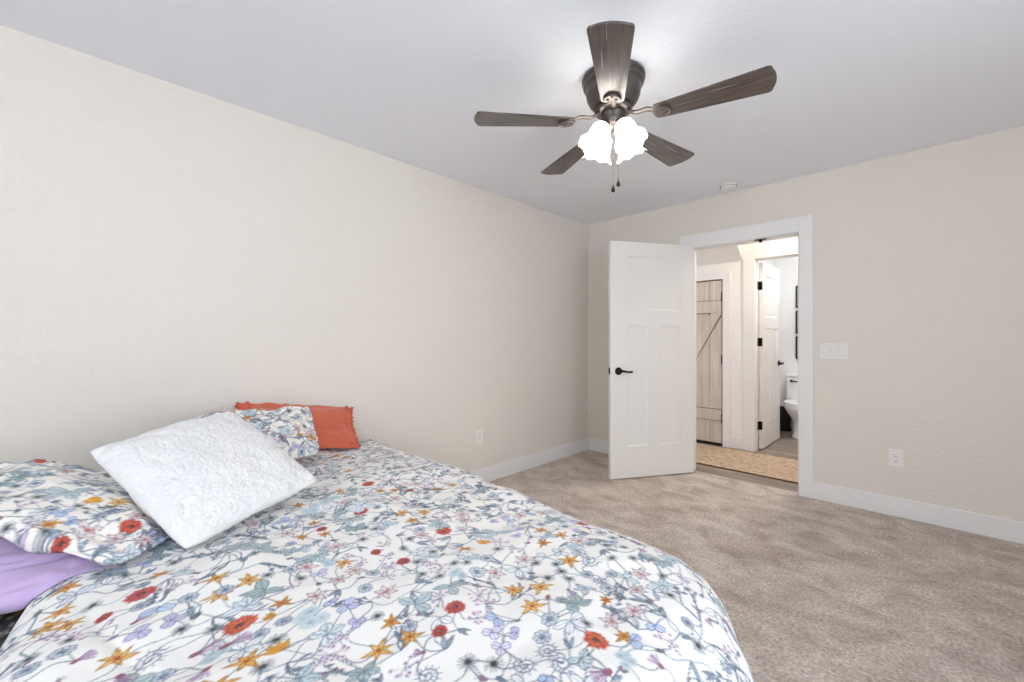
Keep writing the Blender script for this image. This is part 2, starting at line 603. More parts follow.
tr.box(OPX0 - 0.10, OPX1 + 0.005, YB - CT, YB, OPZ + 0.005, OPZ + 0.122, 0.002)
tr.box(OPX0 - 0.10, OPX0 - 0.005, YB + WT, YB + WT + CT, 0, OPZ + 0.1, 0.002).box(OPX1 + 0.005, OPX1 + 0.1, YB + WT, YB + WT + CT, 0, OPZ + 0.1, 0.002)
tr.box(OPX0 - 0.005, OPX1 + 0.005, YB + WT, YB + WT + CT, OPZ + 0.005, OPZ + 0.1, 0.002)
# jamb lining and stop
tr.box(OPX0 - 0.02, OPX0, YB - 0.001, YB + WT + 0.001, 0, OPZ + 0.02, 0.001).box(OPX1, OPX1 + 0.02, YB - 0.001, YB + WT + 0.001, 0, OPZ + 0.02, 0.001)
tr.box(OPX0, OPX1, YB - 0.001, YB + WT + 0.001, OPZ, OPZ + 0.02, 0.001)
tr.box(OPX0, OPX0 + 0.011, YB + 0.045, YB + 0.08, 0, OPZ, 0.002).box(OPX1 - 0.011, OPX1, YB + 0.045, YB + 0.08, 0, OPZ, 0.002)
tr.box(OPX0 + 0.011, OPX1 - 0.011, YB + 0.045, YB + 0.08, OPZ - 0.011, OPZ, 0.002)
struct('trim_1', tr, M['trim'], 'white flat casing around the open bedroom doorway', 'door casing')

# hallway beyond the doorway
hw = MB().box(HX0, PX0 - 0.015, HY, HY + WT, 0, H).box(PX1 + 0.015, BX0 - 0.02, HY, HY + WT, 0, H)
hw.box(PX0 - 0.015, PX1 + 0.015, HY, HY + WT, PZ + 0.015, H).box(BX0 - 0.02, BX1 + 0.02, HY, HY + WT, BZ + 0.02, H)
hw.box(BX1 + 0.02, HX1, HY, HY + WT, 0, H)
struct('wall_hallway', hw, M['hall_wall'], 'pale hallway wall holding the plank door and bathroom doorway', 'wall')
struct('wall_hall_end_left', MB().box(HX0 - 0.1, HX0, YB + WT, BY, 0, H), M['hall_wall'], 'end wall of the hallway on the left', 'wall')
struct('wall_hall_end_right', MB().box(HX1, HX1 + 0.1, YB + WT, BY, 0, H), M['hall_wall'], 'end wall of the hallway on the right', 'wall')
SX = -1.405
sl = MB()
sl.add([(HX0, HY, 2.045), (SX, HY, 2.045), (HX0, 4.46, H), (SX, 4.46, H), (HX0, HY, H), (SX, HY, H)],
       [(0, 1, 3, 2), (1, 5, 3), (0, 2, 4), (0, 4, 5, 1), (2, 3, 5, 4)])
struct('ceiling_sloped', sl, M['hall_wall'], 'sloped ceiling above the plank door in the hallway', 'ceiling')
struct('wall_bath_back', MB().box(-1.6, HX1, BY, BY + 0.1, 0, H), M['hall_wall'], 'white bathroom wall behind the toilet', 'wall')
struct('wall_bath_left', MB().box(-1.58, -1.48, HY + WT, BY, 0, H), M['hall_wall'], 'white bathroom side wall behind the open door', 'wall')
struct('wall_closet', MB().box(-2.5, -1.58, 5.6, 5.65, 0, H).box(-2.55, -2.5, HY + WT, 5.65, 0, H), M['hall_wall'], 'closet wall behind the plank door', 'wall')
t2 = MB().box(BX0 - 0.115, BX0 - 0.006, HY - CT, HY, 0, BZ + 0.006, 0.002).box(BX1 + 0.006, BX1 + 0.1, HY - CT, HY, 0, BZ + 0.006, 0.002)
t2.box(BX0 - 0.115, BX1 + 0.1, HY - CT, HY, BZ + 0.006, BZ + 0.11, 0.002)
t2.box(BX0 - 0.02, BX0, HY - 0.001, HY + WT + 0.001, 0, BZ + 0.02, 0.001).box(BX1, BX1 + 0.02, HY - 0.001, HY + WT + 0.001, 0, BZ + 0.02, 0.001)
t2.box(BX0, BX1, HY - 0.001, HY + WT + 0.001, BZ, BZ + 0.02, 0.001)
struct('trim_2', t2, M['trim'], 'white casing around the bathroom doorway', 'door casing')
t3 = MB().box(PX1 + 0.004, PX1 + 0.085, HY - CT, HY, 0, PZ + 0.004, 0.002).box(PX0 - 0.085, PX0 - 0.004, HY - CT, HY, 0, PZ + 0.004, 0.002)
t3.box(PX0 - 0.085, PX1 + 0.085, HY - CT, HY, PZ + 0.004, PZ + 0.085, 0.002)
struct('trim_3', t3, M['trim'], 'white casing around the plank door', 'door casing')
struct('baseboard_hallway', MB().box(PX1 + 0.086, BX0 - 0.116, HY - BBT, HY, 0, BBH, 0.003).box(HX0, PX0 - 0.086, HY - BBT, HY, 0, BBH, 0.003)
       .box(BX1 + 0.101, HX1, HY - BBT, HY, 0, BBH, 0.003), M['trim'], 'white baseboard of the hallway', 'baseboard')
struct('baseboard_bathroom', MB().box(-1.48, HX1, BY - BBT, BY, 0, BBH, 0.003), M['trim'], 'white baseboard behind the toilet', 'baseboard')


# ------------------------------------------------------------------ doors
def panel_leaf(W, Hh, T, panels):
    """moulded door leaf: x 0..W, y 0..T, z 0..Hh, with recessed panels (x0,x1,z0,z1) on both faces"""
    mb = MB()
    xs = sorted({0, W} | {p[0] for p in panels} | {p[1] for p in panels})
    zs = sorted({0, Hh} | {p[2] for p in panels} | {p[3] for p in panels})
    b1, b2, d = 0.008, 0.016, 0.009
    for y, s in ((0, 1), (T, -1)):
        for i in range(len(xs) - 1):
            for k in range(len(zs) - 1):
                xm, zm = (xs[i] + xs[i + 1]) / 2, (zs[k] + zs[k + 1]) / 2
                if any(p[0] < xm < p[1] and p[2] < zm < p[3] for p in panels):
                    continue
                mb.add([(xs[i], y, zs[k]), (xs[i + 1], y, zs[k]), (xs[i + 1], y, zs[k + 1]), (xs[i], y, zs[k + 1])], [(0, 1, 2, 3)])
        for x0, x1, z0, z1 in panels:
            rings = []
            for off, dep in ((0, 0), (0.003, 0.004), (b1, 0.005), (b2, d), (b2 + 0.001, d)):
                rings.append([(x0 + off, y + s * dep, z0 + off), (x1 - off, y + s * dep, z0 + off),
                              (x1 - off, y + s * dep, z1 - off), (x0 + off, y + s * dep, z1 - off)])
            vv = [p for r in rings for p in r]
            ff = []
            for k in range(len(rings) - 1):
                for j in range(4):
                    a, b = k * 4 + j, k * 4 + (j + 1) % 4
                    ff.append((a, b, b + 4, a + 4))
            k = (len(rings) - 1) * 4
            ff.append((k, k + 1, k + 2, k + 3))
            mb.add(vv, ff)
    for x in (0, W):
        mb.add([(x, 0, 0), (x, T, 0), (x, T, Hh), (x, 0, Hh)], [(0, 1, 2, 3)])
    for z in (0, Hh):
        mb.add([(0, 0, z), (W, 0, z), (W, T, z), (0, T, z)], [(0, 1, 2, 3)])
    return mb


def lever(parent, x, z, y, s, direction):
    """rose and curved lever on the face at y, pointing along s; the lever runs in x direction"""
    mt = Matrix.Translation((x, y, z)) @ Matrix.Rotation(R(-90 * s), 4, 'X')
    h = MB().lathe([(0, 0.016), (0.012, 0.016), (0.026, 0.012), (0.032, 0.006), (0.033, 0.0), (0, 0.0)], 28, mt).build('lever_handle', M['bronze'], parent)
    h2 = MB()
    h2.tube([(x, y, z), (x, y + s * 0.045, z)], 0.010, 12)
    pts = []
    for k in range(9):
        t = k / 8
        pts.append((x + direction * (0.112 * t - 0.004), y + s * (0.046 + 0.004 * math.sin(t * PI)), z + 0.004 - 0.012 * math.sin(t * PI * 0.9) * t - 0.004 * t))
    h2.tube(pts, [0.011, 0.0105, 0.0095, 0.009, 0.0085, 0.0085, 0.009, 0.0095, 0.007], 12)
    h2.build('lever', M['bronze'], h)
    return h


# bedroom door: hinge pin at the left jamb, swung about 118 degrees into the bedroom
LW, LH, LT = 0.815, 2.020, 0.035
d1 = thing('door_1', 'white three panel bedroom door standing open into the room', 'door', kind='structure')
hinge = Vector((-1.502, 3.838, 0.008))
dirv = Vector((-1.902 + 1.470, 3.108 - 3.812, 0)).normalized()
nrmv = Vector((dirv.y, -dirv.x, 0))                   # candidate normal
if nrmv.dot(Vector((0, 0, 0)) - hinge) < 0:
    nrmv = -nrmv
# leaf frame: x from hinge to free edge, y points away from the camera side so y=0 is the seen face
seen0 = Vector((-1.470, 3.812, 0.010))
mx = Matrix(((dirv.x, -nrmv.x, 0, seen0.x), (dirv.y, -nrmv.y, 0, seen0.y), (0, 0, 1, seen0.z), (0, 0, 0, 1)))
d1.matrix_world = mx
st = 0.128
pan = [(st, LW - st - 0.03, 1.435, 1.895), (st, 0.345, 0.265, 1.305), (0.462, LW - st - 0.03, 0.265, 1.305)]
panel_leaf(LW, LH, LT, pan).build('door_leaf', M['door'], d1)
lever(d1, LW - 0.075, 0.915, 0.0, -1, -1)
lever(d1, LW - 0.075, 0.915, LT, 1, -1)
MB().box(LW - 0.0005, LW + 0.0015, 0.006, LT - 0.006, 0.885, 0.945, 0.0005).box(LW, LW + 0.01, 0.012, 0.023, 0.908, 0.922, 0.002).build('latch_plate', M['bronze'], d1)
for z in (0.24, 1.02, 1.80):
    hg = MB().tube([(-0.004, LT + 0.004, z - 0.045), (-0.004, LT + 0.004, z + 0.045)], 0.006, 10)
    hg.box(-0.002, 0.0, 0.004, LT, z - 0.045, z + 0.045)
    hg.build('hinge', M['black'], d1)
dc = MB().box(-0.040, 0.040, -0.014, 0.014, -0.007, 0.0, 0.001).lathe([(0.014, 0), (0.014, -0.018), (0.009, -0.026), (0, -0.029)], 14)
dc = dc.build('door_catch', M['black'])
dc.location = (-0.955, YB + 0.022, OPZ)
tag(dc, 'small dark ball catch under the head of the open bedroom doorway', 'door catch')

# bathroom door, opened ninety degrees into the bathroom
d2 = thing('door_2', 'white three panel bathroom door standing open beyond the hallway', 'door', kind='structure')
d2.matrix_world = Matrix.Translation((BX0 + 0.036, HY + WT + 0.02, 0.012)) @ Matrix.Rotation(R(90), 4, 'Z')
W2 = 0.755
panel_leaf(W2, 2.02, 0.035, [(0.12, W2 - 0.12, 1.43, 1.89), (0.12, 0.325, 0.27, 1.31), (0.43, W2 - 0.12, 0.27, 1.31)]).build('door_leaf', M['door'], d2)
lever(d2, W2 - 0.065, 0.90, 0.0, -1, -1)
lever(d2, W2 - 0.065, 0.90, 0.035, 1, -1)
for z in (0.25, 1.155, 1.765):
    hg = MB().tube([(-0.010, 0.040, z - 0.045), (-0.010, 0.040, z + 0.045)], 0.007, 10)
    hg.box(-0.0035, 0.0, 0.002, 0.036, z - 0.045, z + 0.045, 0.0006).box(-0.055, -0.012, 0.0345, 0.0365, z - 0.045, z + 0.045)
    hg.build('hinge', M['black'], d2)

# plank door with its Z brace
d3 = thing('door_3', 'whitewashed plank door with a Z brace at the hallway end', 'door', (0, 0, 0), kind='structure')
MB().box(PX0 + 0.004, PX1 - 0.005, HY + 0.012, HY + 0.02, 0.03, PZ - 0.006).build('backing_board', M['plank_dark'], d3)
nb = 4
bw = (PX1 - 0.007 - PX0 - 0.005) / nb
edges = [PX0 + 0.005, PX0 + 0.005 + bw * 1.02, -1.903, -1.752, PX1 - 0.007]
for a, b in zip(edges, edges[1:]):
    MB().box(a + 0.002, b - 0.002, HY - 0.004, HY + 0.014, 0.032, PZ - 0.008, 0.0015).build('plank', M['plank'], d3)
for z0, z1 in ((0.285, 0.408), (1.495, 1.63)):
    MB().box(PX0 + 0.008, PX1 - 0.010, HY - 0.022, HY - 0.006, z0, z1, 0.002).build('rail', M['plank'], d3)
    MB().box(PX0 + 0.006, PX1 - 0.008, HY - 0.007, HY - 0.004, z0 - 0.006, z1 + 0.006).build('rail_edge', M['plank_dark'], d3)
# the diagonal, its ends cut to the rails
xa, xb = PX1 - 0.012, PX0 + 0.010
br = MB().prism([(xa, 1.493), (xa - 0.105, 1.493), (xb, 0.585), (xb, 0.410), (xb + 0.012, 0.410), (xa, 1.478)], 0, 0.017,
                Matrix(((1, 0, 0, 0), (0, 0, 1, HY - 0.0215), (0, 1, 0, 0), (0, 0, 0, 1))), bev=0.002)
br.build('brace', M['plank'], d3)
MB().prism([(xa, 1.489), (xa - 0.112, 1.489), (xb, 0.600), (xb, 0.414), (xb + 0.004, 0.414), (xa, 1.458)], 0, 0.003,
           Matrix(((1, 0, 0, 0), (0, 0, 1, HY - 0.007), (0, 1, 0, 0), (0, 0, 0, 1)))).build('brace_edge', M['plank_dark'], d3)
for z in (1.67, 0.975, 0.31):
    MB().tube([(PX1 - 0.003, HY - 0.012, z - 0.05), (PX1 - 0.003, HY - 0.012, z + 0.05)], 0.008, 10).box(PX1 - 0.012, PX1 + 0.004, HY - 0.010, HY - 0.006, z - 0.048, z + 0.048).build('hinge', M['black'], d3)

# ------------------------------------------------------------------ ceiling fan
FX, FY = -1.062, 1.770
fan = thing('ceiling_fan', 'five bladed dark wood ceiling fan with four lit glass shades', 'ceiling fan', (FX, FY, H))
MB().lathe([(0, 0), (0.142, 0), (0.147, -0.006), (0.147, -0.016), (0.139, -0.021), (0.136, -0.027), (0.141, -0.032), (0.141, -0.040), (0.131, -0.046),
            (0.127, -0.054), (0.128, -0.072), (0.124, -0.094), (0.113, -0.117), (0.096, -0.134), (0.082, -0.141), (0, -0.141)], 48).build('motor_housing', M['fan_metal'], fan)
MB().lathe([(0, -0.141), (0.072, -0.142), (0.086, -0.147), (0.088, -0.160), (0.080, -0.166), (0.064, -0.169), (0, -0.169)], 40).build('flywheel', M['fan_metal'], fan)
MB().lathe([(0, -0.168), (0.058, -0.169), (0.060, -0.178), (0.056, -0.184), (0.056, -0.205), (0.052, -0.226), (0.036, -0.238), (0, -0.241)], 36).build('switch_housing', M['fan_metal'], fan)


def blade_mesh():
    pts = []
    r0, r1 = 0.185, 0.662
    w0, w1 = 0.050, 0.079
    n = 10
    for k in range(n + 1):                       # root curve
        a = PI / 2 + PI * k / n
        pts.append((r0 + 0.022 + 0.022 * math.cos(a), w0 * math.sin(a) if abs(math.sin(a)) < 0.999 else w0 * math.sin(a)))
    c = 0.020
    for (cx_, cy_, a0) in ((r1 - 0.012 - c, -w1 + c, -90), (r1 - 0.012 - c, w1 - c, 0)):
        if cy_ > 0:
            for k in range(1, 8):
                t = k / 8
                y = -(w1 - c) + 2 * (w1 - c) * t
                pts.append((r1 - 0.012 + 0.012 * (1 - (2 * t - 1) ** 2), y))
        for k in range(6):
            a = R(a0 + 90 * k / 5)
            pts.append((cx_ + c * math.cos(a), cy_ + c * math.sin(a)))
    return MB().prism(pts, -0.004, 0.004, bev=0.0015)


def blade_iron():
    mb = MB()
    # neck: flat strap rising and dipping from the flywheel to the blade
    secs = []
    for k in range(13):
        t = k / 12
        x = 0.070 + 0.135 * t
        z = 0.044 - 0.030 * t - 0.010 * math.sin(t * PI * 2.0) - 0.022 * t * t
        w = 0.017 - 0.006 * math.sin(t * PI) + 0.006 * t
        secs.append((x, z, w))
    vv, ff = [], []
    for x, z, w in secs:
        vv += [(x, -w, z + 0.003), (x, w, z + 0.003), (x, w * 0.85, z - 0.004), (x, -w * 0.85, z - 0.004)]
    for k in range(len(secs) - 1):
        for j in range(4):
            a, b = k * 4 + j, k * 4 + (j + 1) % 4
            ff.append((a, b, b + 4, a + 4))
    ff.append((0, 1, 2, 3)); ff.append(tuple(len(vv) - 4 + j for j in (3, 2, 1, 0)))
    mb.add(vv, ff, True)
    # fan-shaped plate under the blade root with a raised crescent rim
    pl = []
    for k in range(15):
        a = R(-75 + 150 * k / 14)
        pl.append((0.205 + 0.060 * math.cos(a), 0.041 * math.sin(a)))
    pl += [(0.195, 0.018), (0.195, -0.018)]
    mb.prism(pl, -0.0105, -0.0042, bev=0.0015)
    rim = [(0.205 + 0.057 * math.cos(R(-70 + 140 * k / 14)), 0.038 * math.sin(R(-70 + 140 * k / 14)), -0.011) for k in range(15)]
    mb.tube(rim, 0.004, 8)
    for x, y in ((0.222, 0.018), (0.222, -0.018), (0.245, 0.0)):
        mb.lathe([(0.0055, 0), (0.005, -0.003), (0, -0.004)], 10, Matrix.Translation((x, y, -0.0105)))
    return mb


blade0 = iron0 = None
for k in range(5):
    a = R(12.2 + 72 * k)
    mt = Matrix.Translation((0, 0, -0.216)) @ Matrix.Rotation(a, 4, 'Z') @ Matrix.Rotation(R(-7), 4, 'X')
    if k == 0:
        blade0 = blade_mesh().build('blade', M['blade'], fan)
        iron0 = blade_iron().build('blade_iron', M['iron'], blade0)
        b = blade0
    else:
        b = blade0.copy(); C.objects.link(b); b.parent = fan
        i2 = iron0.copy(); C.objects.link(i2); i2.parent = b
    b.matrix_local = mt


def shade_mesh():
    def wave(k, a, r, z):
        t = k / 13
        if k > 13: t = (27 - k) / 13
        u = max(0.0, t - 0.45) / 0.55
        return r * (1 + 0.035 * u * math.cos(7 * a)), z - 0.005 * u * u * math.cos(7 * a)
    prof = [(0.024, 0), (0.030, -0.004), (0.038, -0.012), (0.044, -0.024), (0.047, -0.038), (0.048, -0.052), (0.049, -0.066),
            (0.051, -0.078), (0.054, -0.090), (0.058, -0.100), (0.062, -0.108), (0.067, -0.115), (0.071, -0.119), (0.074, -0.121)]
    inner = [(max(r - 0.003, 0.02), z + 0.001) for r, z in reversed(prof)]
    return MB().lathe(prof + inner, 48, wave=wave)


def bulb_mesh():
    return MB().lathe([(0, -0.02), (0.012, -0.02), (0.013, -0.04), (0.022, -0.06), (0.027, -0.078), (0.024, -0.094), (0.012, -0.103), (0, -0.105)], 20)


camdir = math.degrees(math.atan2(-FY, -FX))
s0 = None
for k in range(4):
    a = R(camdir + 42 + 90 * k)
    mt = Matrix.Translation((0, 0, -0.222)) @ Matrix.Rotation(a, 4, 'Z')
    arm = MB().tube([(0.035, 0, -0.006), (0.044, 0, 0.002), (0.052, 0, 0.002), (0.058, 0, -0.006)], 0.008, 10)
    tilt = Matrix.Translation((0.056, 0, -0.008)) @ Matrix.Rotation(R(-27), 4, 'Y')
    arm.lathe([(0, 0.008), (0.020, 0.006), (0.027, -0.002), (0.030, -0.014), (0.027, -0.020), (0, -0.020)], 20, tilt)
    ao = arm.build('lamp_arm', M['fan_metal'], fan)
    ao.matrix_local = mt
    if s0 is None:
        s0 = shade_mesh().build('lamp_shade', M['shade'], fan)
        u0 = bulb_mesh().build('bulb', M['bulb'], s0)
        so = s0
    else:
        so = s0.copy(); C.objects.link(so); so.parent = fan
        uo = u0.copy(); C.objects.link(uo); uo.parent = so
    so.matrix_local = mt @ tilt @ Matrix.Translation((0, 0, -0.012))
for dx, dy, zb in ((0.000, 0.000, 1.925), (0.018, 0.017, 1.952)):
    ch = MB()
    zt = H - 0.226
    n = int((zt - zb) / 0.006)
    for k in range(n):
        z = zt - k * 0.006 - H
        ch.lathe([(0, 0.0022), (0.0017, 0.0012), (0.0017, -0.0012), (0, -0.0022)], 6, Matrix.Translation((dx, dy, z)))
    c_o = ch.build('pull_chain', M['iron'], fan)
    MB().lathe([(0, 0.016), (0.003, 0.014), (0.005, 0.002), (0.0095, -0.010), (0.0085, -0.018), (0, -0.023)], 16,
               Matrix.Translation((dx, dy, zb - H - 0.008))).build('pull_knob', M['bronze'], c_o)

# ------------------------------------------------------------------ fittings on walls and ceiling
sd = thing('smoke_detector', 'round white smoke detector on the ceiling near the door wall', 'smoke detector', (-1.128, 3.640, H))
MB().lathe([(0, 0), (0.060, 0), (0.062, -0.004), (0.060, -0.016), (0.054, -0.024), (0.050, -0.027), (0.022, -0.031), (0, -0.032)], 36).build('detector_body', M['white_plastic'], sd)
vm = MB()
for k in range(14):
    a = 2 * PI * k / 14
    vm.box(0.0565, 0.0625, -0.009, 0.009, -0.0185, -0.0155, mtx=Matrix.Rotation(a, 4, 'Z'))
vm.build('vent_slots', M['dark_slot'], sd)
MB().lathe([(0, -0.031), (0.009, -0.031), (0.009, -0.034), (0, -0.035)], 16).build('test_button', M['white_plastic'], sd)

sw = thing('light_switch', 'white three gang light switch plate right of the doorway', 'light switch', (-0.475, YB, 1.107))
MB().box(-0.081, 0.081, -0.006, 0, -0.057, 0.057, 0.003).build('wall_plate', M['white_plastic'], sw)
for x in (-0.046, 0.0, 0.046):
    MB().box(x - 0.0178, x + 0.0178, -0.0066, -0.005, -0.0343, 0.0343).build('rocker_gap_shade', M['gap_shade'], sw)  # grey slab colours in the shade of the gap round each rocker
    MB().add([(x - 0.0165, -0.0065, -0.033), (x + 0.0165, -0.0065, -0.033), (x + 0.0165, -0.0065, 0.033), (x - 0.0165, -0.0065, 0.033),
              (x - 0.0155, -0.0085, -0.032), (x + 0.0155, -0.0085, -0.032), (x + 0.0155, -0.0125, 0.032), (x - 0.0155, -0.0125, 0.032)],
             [(0, 1, 5, 4), (1, 2, 6, 5), (2, 3, 7, 6), (3, 0, 4, 7), (4, 5, 6, 7), (0, 3, 2, 1)]).build('rocker', M['white_plastic'], sw)


def outlet(loc, rotz, label):
    o = thing('wall_outlet', label, 'electrical outlet', loc, (0, 0, rotz), 'wall outlets above the baseboards')
    MB().box(-0.037, 0.037, -0.006, 0, -0.058, 0.058, 0.003).build('wall_plate', M['white_plastic'], o)
    for z in (-0.0195, 0.0195):
        rc = MB().lathe([(0, 0.0085), (0.015, 0.0085), (0.0165, 0.0065), (0.0165, 0.004), (0, 0.004)], 24,
                        Matrix.Translation((0, 0, z)) @ Matrix.Rotation(R(90), 4, 'X')).build('receptacle', M['white_plastic'], o)
        MB().box(-0.0075, -0.005, -0.0089, -0.006, z + 0.0, z + 0.0085).box(0.005, 0.0075, -0.0089, -0.006, z + 0.0, z + 0.0085) \
            .lathe([(0, 0.0089), (0.0028, 0.0089), (0.0028, 0.006), (0, 0.006)], 10, Matrix.Translation((0, 0, z - 0.007)) @ Matrix.Rotation(R(90), 4, 'X')).build('slots', M['dark_slot'], rc)
    return o


outlet((-0.139, YB, 0.392), 0, 'white wall outlet right of the doorway below the light switch')
outlet((XL, 2.275, 0.395), R(90), 'white wall outlet on the long wall beyond the bed')

# ------------------------------------------------------------------ hallway rug, toilet, bin, pictures
RX0, RX1, RY0, RY1 = -2.45, 0.35, 4.150, 4.940
rug = thing('runner_rug', 'tan woven jute runner rug on the hallway floor', 'rug', ((RX0 + RX1) / 2, (RY0 + RY1) / 2, -0.004))
rng = random.Random(5)
hx, hy = (RX1 - RX0) / 2, (RY1 - RY0) / 2
MB().box(-hx, hx, -hy, hy, 0, 0.010, 0.004).build('rug_field', M['jute'], rug)
for s in (-1, 1):
    eb = MB()
    n = 120
    for k in range(n):
        x = -hx + 2 * hx * (k + 0.5) / n
        eb.tube([(x - 0.010, s * hy, 0.006), (x, s * (hy + 0.005), 0.007), (x + 0.010, s * hy, 0.006)], 0.0055, 6)
    eb.build('whipped_edge', M['jute_edge'], rug)

toi = thing('toilet', 'white porcelain toilet in the bathroom beyond the hallway', 'toilet', (-1.075, BY - 0.012, -0.004))


def ring_pts(rows, n=40):
    vs, fs = [], []
    for (cx_, cy_, rx, ry, z, e) in rows:
        for i in range(n):
            a = 2 * PI * i / n
            c_, s_ = math.cos(a), math.sin(a)
            x = cx_ + rx * math.copysign(abs(c_) ** e, c_)
            y = cy_ + ry * math.copysign(abs(s_) ** e, s_)
            vs.append((x, y, z))
    for k in range(len(rows) - 1):
        for i in range(n):
            j = (i + 1) % n
            fs.append((k * n + i, k * n + j, (k + 1) * n + j, (k + 1) * n + i))
    fs.append(tuple(reversed(range(n))))
    fs.append(tuple(range((len(rows) - 1) * n, len(rows) * n)))
    return vs, fs


mb = MB()
mb.add(*ring_pts([(0, -0.37, 0.105, 0.245, 0.0, 0.8), (0, -0.37, 0.105, 0.245, 0.02, 0.8), (0, -0.37, 0.095, 0.225, 0.06, 0.85), (0, -0.37, 0.090, 0.215, 0.16, 0.9),
                  (0, -0.385, 0.105, 0.225, 0.23, 0.9), (0, -0.41, 0.150, 0.260, 0.30, 0.95), (0, -0.425, 0.178, 0.285, 0.36, 0.95), (0, -0.43, 0.184, 0.292, 0.395, 0.95),
                  (0, -0.43, 0.180, 0.288, 0.402, 0.95)]), True)
mb.box(-0.17, 0.17, -0.22, -0.02, 0.30, 0.40, 0.02, 3)
mb.build('bowl', M['porcelain'], toi)
mb = MB().add(*ring_pts([(0, -0.43, 0.184, 0.290, 0.402, 0.95), (0, -0.43, 0.188, 0.296, 0.410, 0.95), (0, -0.43, 0.186, 0.294, 0.420, 0.95)]), True)
mb.build('seat', M['porcelain'], toi)
mb = MB().add(*ring_pts([(0, -0.43, 0.184, 0.290, 0.424, 0.95), (0, -0.43, 0.187, 0.294, 0.432, 0.95), (0, -0.43, 0.178, 0.284, 0.442, 0.95), (0, -0.43, 0.12, 0.22, 0.446, 0.95)]), True)
mb.build('seat_lid', M['porcelain'], toi)
MB().box(-0.215, 0.215, -0.205, -0.005, 0.385, 0.720, 0.025, 3).build('tank', M['porcelain'], toi)
MB().box(-0.228, 0.228, -0.215, 0.0, 0.720, 0.755, 0.010, 3).build('tank_lid', M['porcelain'], toi)
fl = MB().lathe([(0, 0.014), (0.014, 0.012), (0.016, 0.0), (0, 0)], 16, Matrix.Translation((-0.155, -0.205, 0.665)) @ Matrix.Rotation(R(90), 4, 'X'))
fl.tube([(-0.155, -0.222, 0.665), (-0.125, -0.226, 0.664), (-0.085, -0.226, 0.658)], [0.008, 0.007, 0.006], 10)
fl.build('flush_lever', M['black'], toi)

wb = thing('waste_bin', 'dark woven waste bin beside the toilet', 'bin', (-1.352, 6.500, -0.004))
MB().lathe([(0, 0.004), (0.085, 0.004), (0.088, 0.0), (0.092, 0.02), (0.106, 0.290), (0.104, 0.296), (0.100, 0.292), (0.086, 0.010), (0, 0.010)], 32).build('bin_body', M['bin'], wb)
MB().lathe([(0.105, 0.284), (0.110, 0.288), (0.110, 0.296), (0.105, 0.300), (0.101, 0.296), (0.101, 0.288), (0.105, 0.284)], 32).build('bin_rim', M['bin'], wb)

places = ('topmost', 'middle', 'lowest')
for k, (z0, z1) in enumerate(((1.615, 1.905), (1.275, 1.575), (0.940, 1.238))):
    pf = thing('picture_frame', '%s of three black framed pictures stacked above the toilet' % places[k], 'picture', (-1.03, BY, (z0 + z1) / 2), group='black frames above the toilet')
    hh, ww, t = (z1 - z0) / 2, 0.188, 0.018
    MB().box(-ww, -ww + t, -0.028, 0, -hh, hh, 0.002).box(ww - t, ww, -0.028, 0, -hh, hh, 0.002).box(-ww + t, ww - t, -0.028, 0, -hh, -hh + t, 0.002) \
        .box(-ww + t, ww - t, -0.028, 0, hh - t, hh, 0.002).build('frame', M['frame_black'], pf)
    MB().box(-ww + t, ww - t, -0.012, -0.004, -hh + t, hh - t).build('mat_board', M['paper'], pf)


def flush_lamp(name, label, loc, m, rad):
    o = thing(name, label, 'ceiling light', loc)
    MB().lathe([(0, 0), (rad, 0), (rad, -0.02), (rad - 0.01, -0.026), (0, -0.026)], 32).build('lamp_base', M['black'], o)
    MB().lathe([(rad - 0.012, -0.024), (rad - 0.010, -0.04), (rad * 0.8, -0.075), (rad * 0.45, -0.095), (0, -0.102)], 32).build('glass_dome', m, o)
    return o


flush_lamp('ceiling_light', 'warm lit round ceiling light above the hallway', (-0.62, 4.50, H), M['hall_glow'], 0.14)
flush_lamp('ceiling_light', 'added white lit round ceiling light, unseen inside the bathroom', (-0.75, 5.75, H), M['bath_fill_glow'], 0.15)  # unseen lamp added to brighten the bathroom

# ------------------------------------------------------------------ the botanical print (drawn procedurally)
INK = (112, 124, 140)


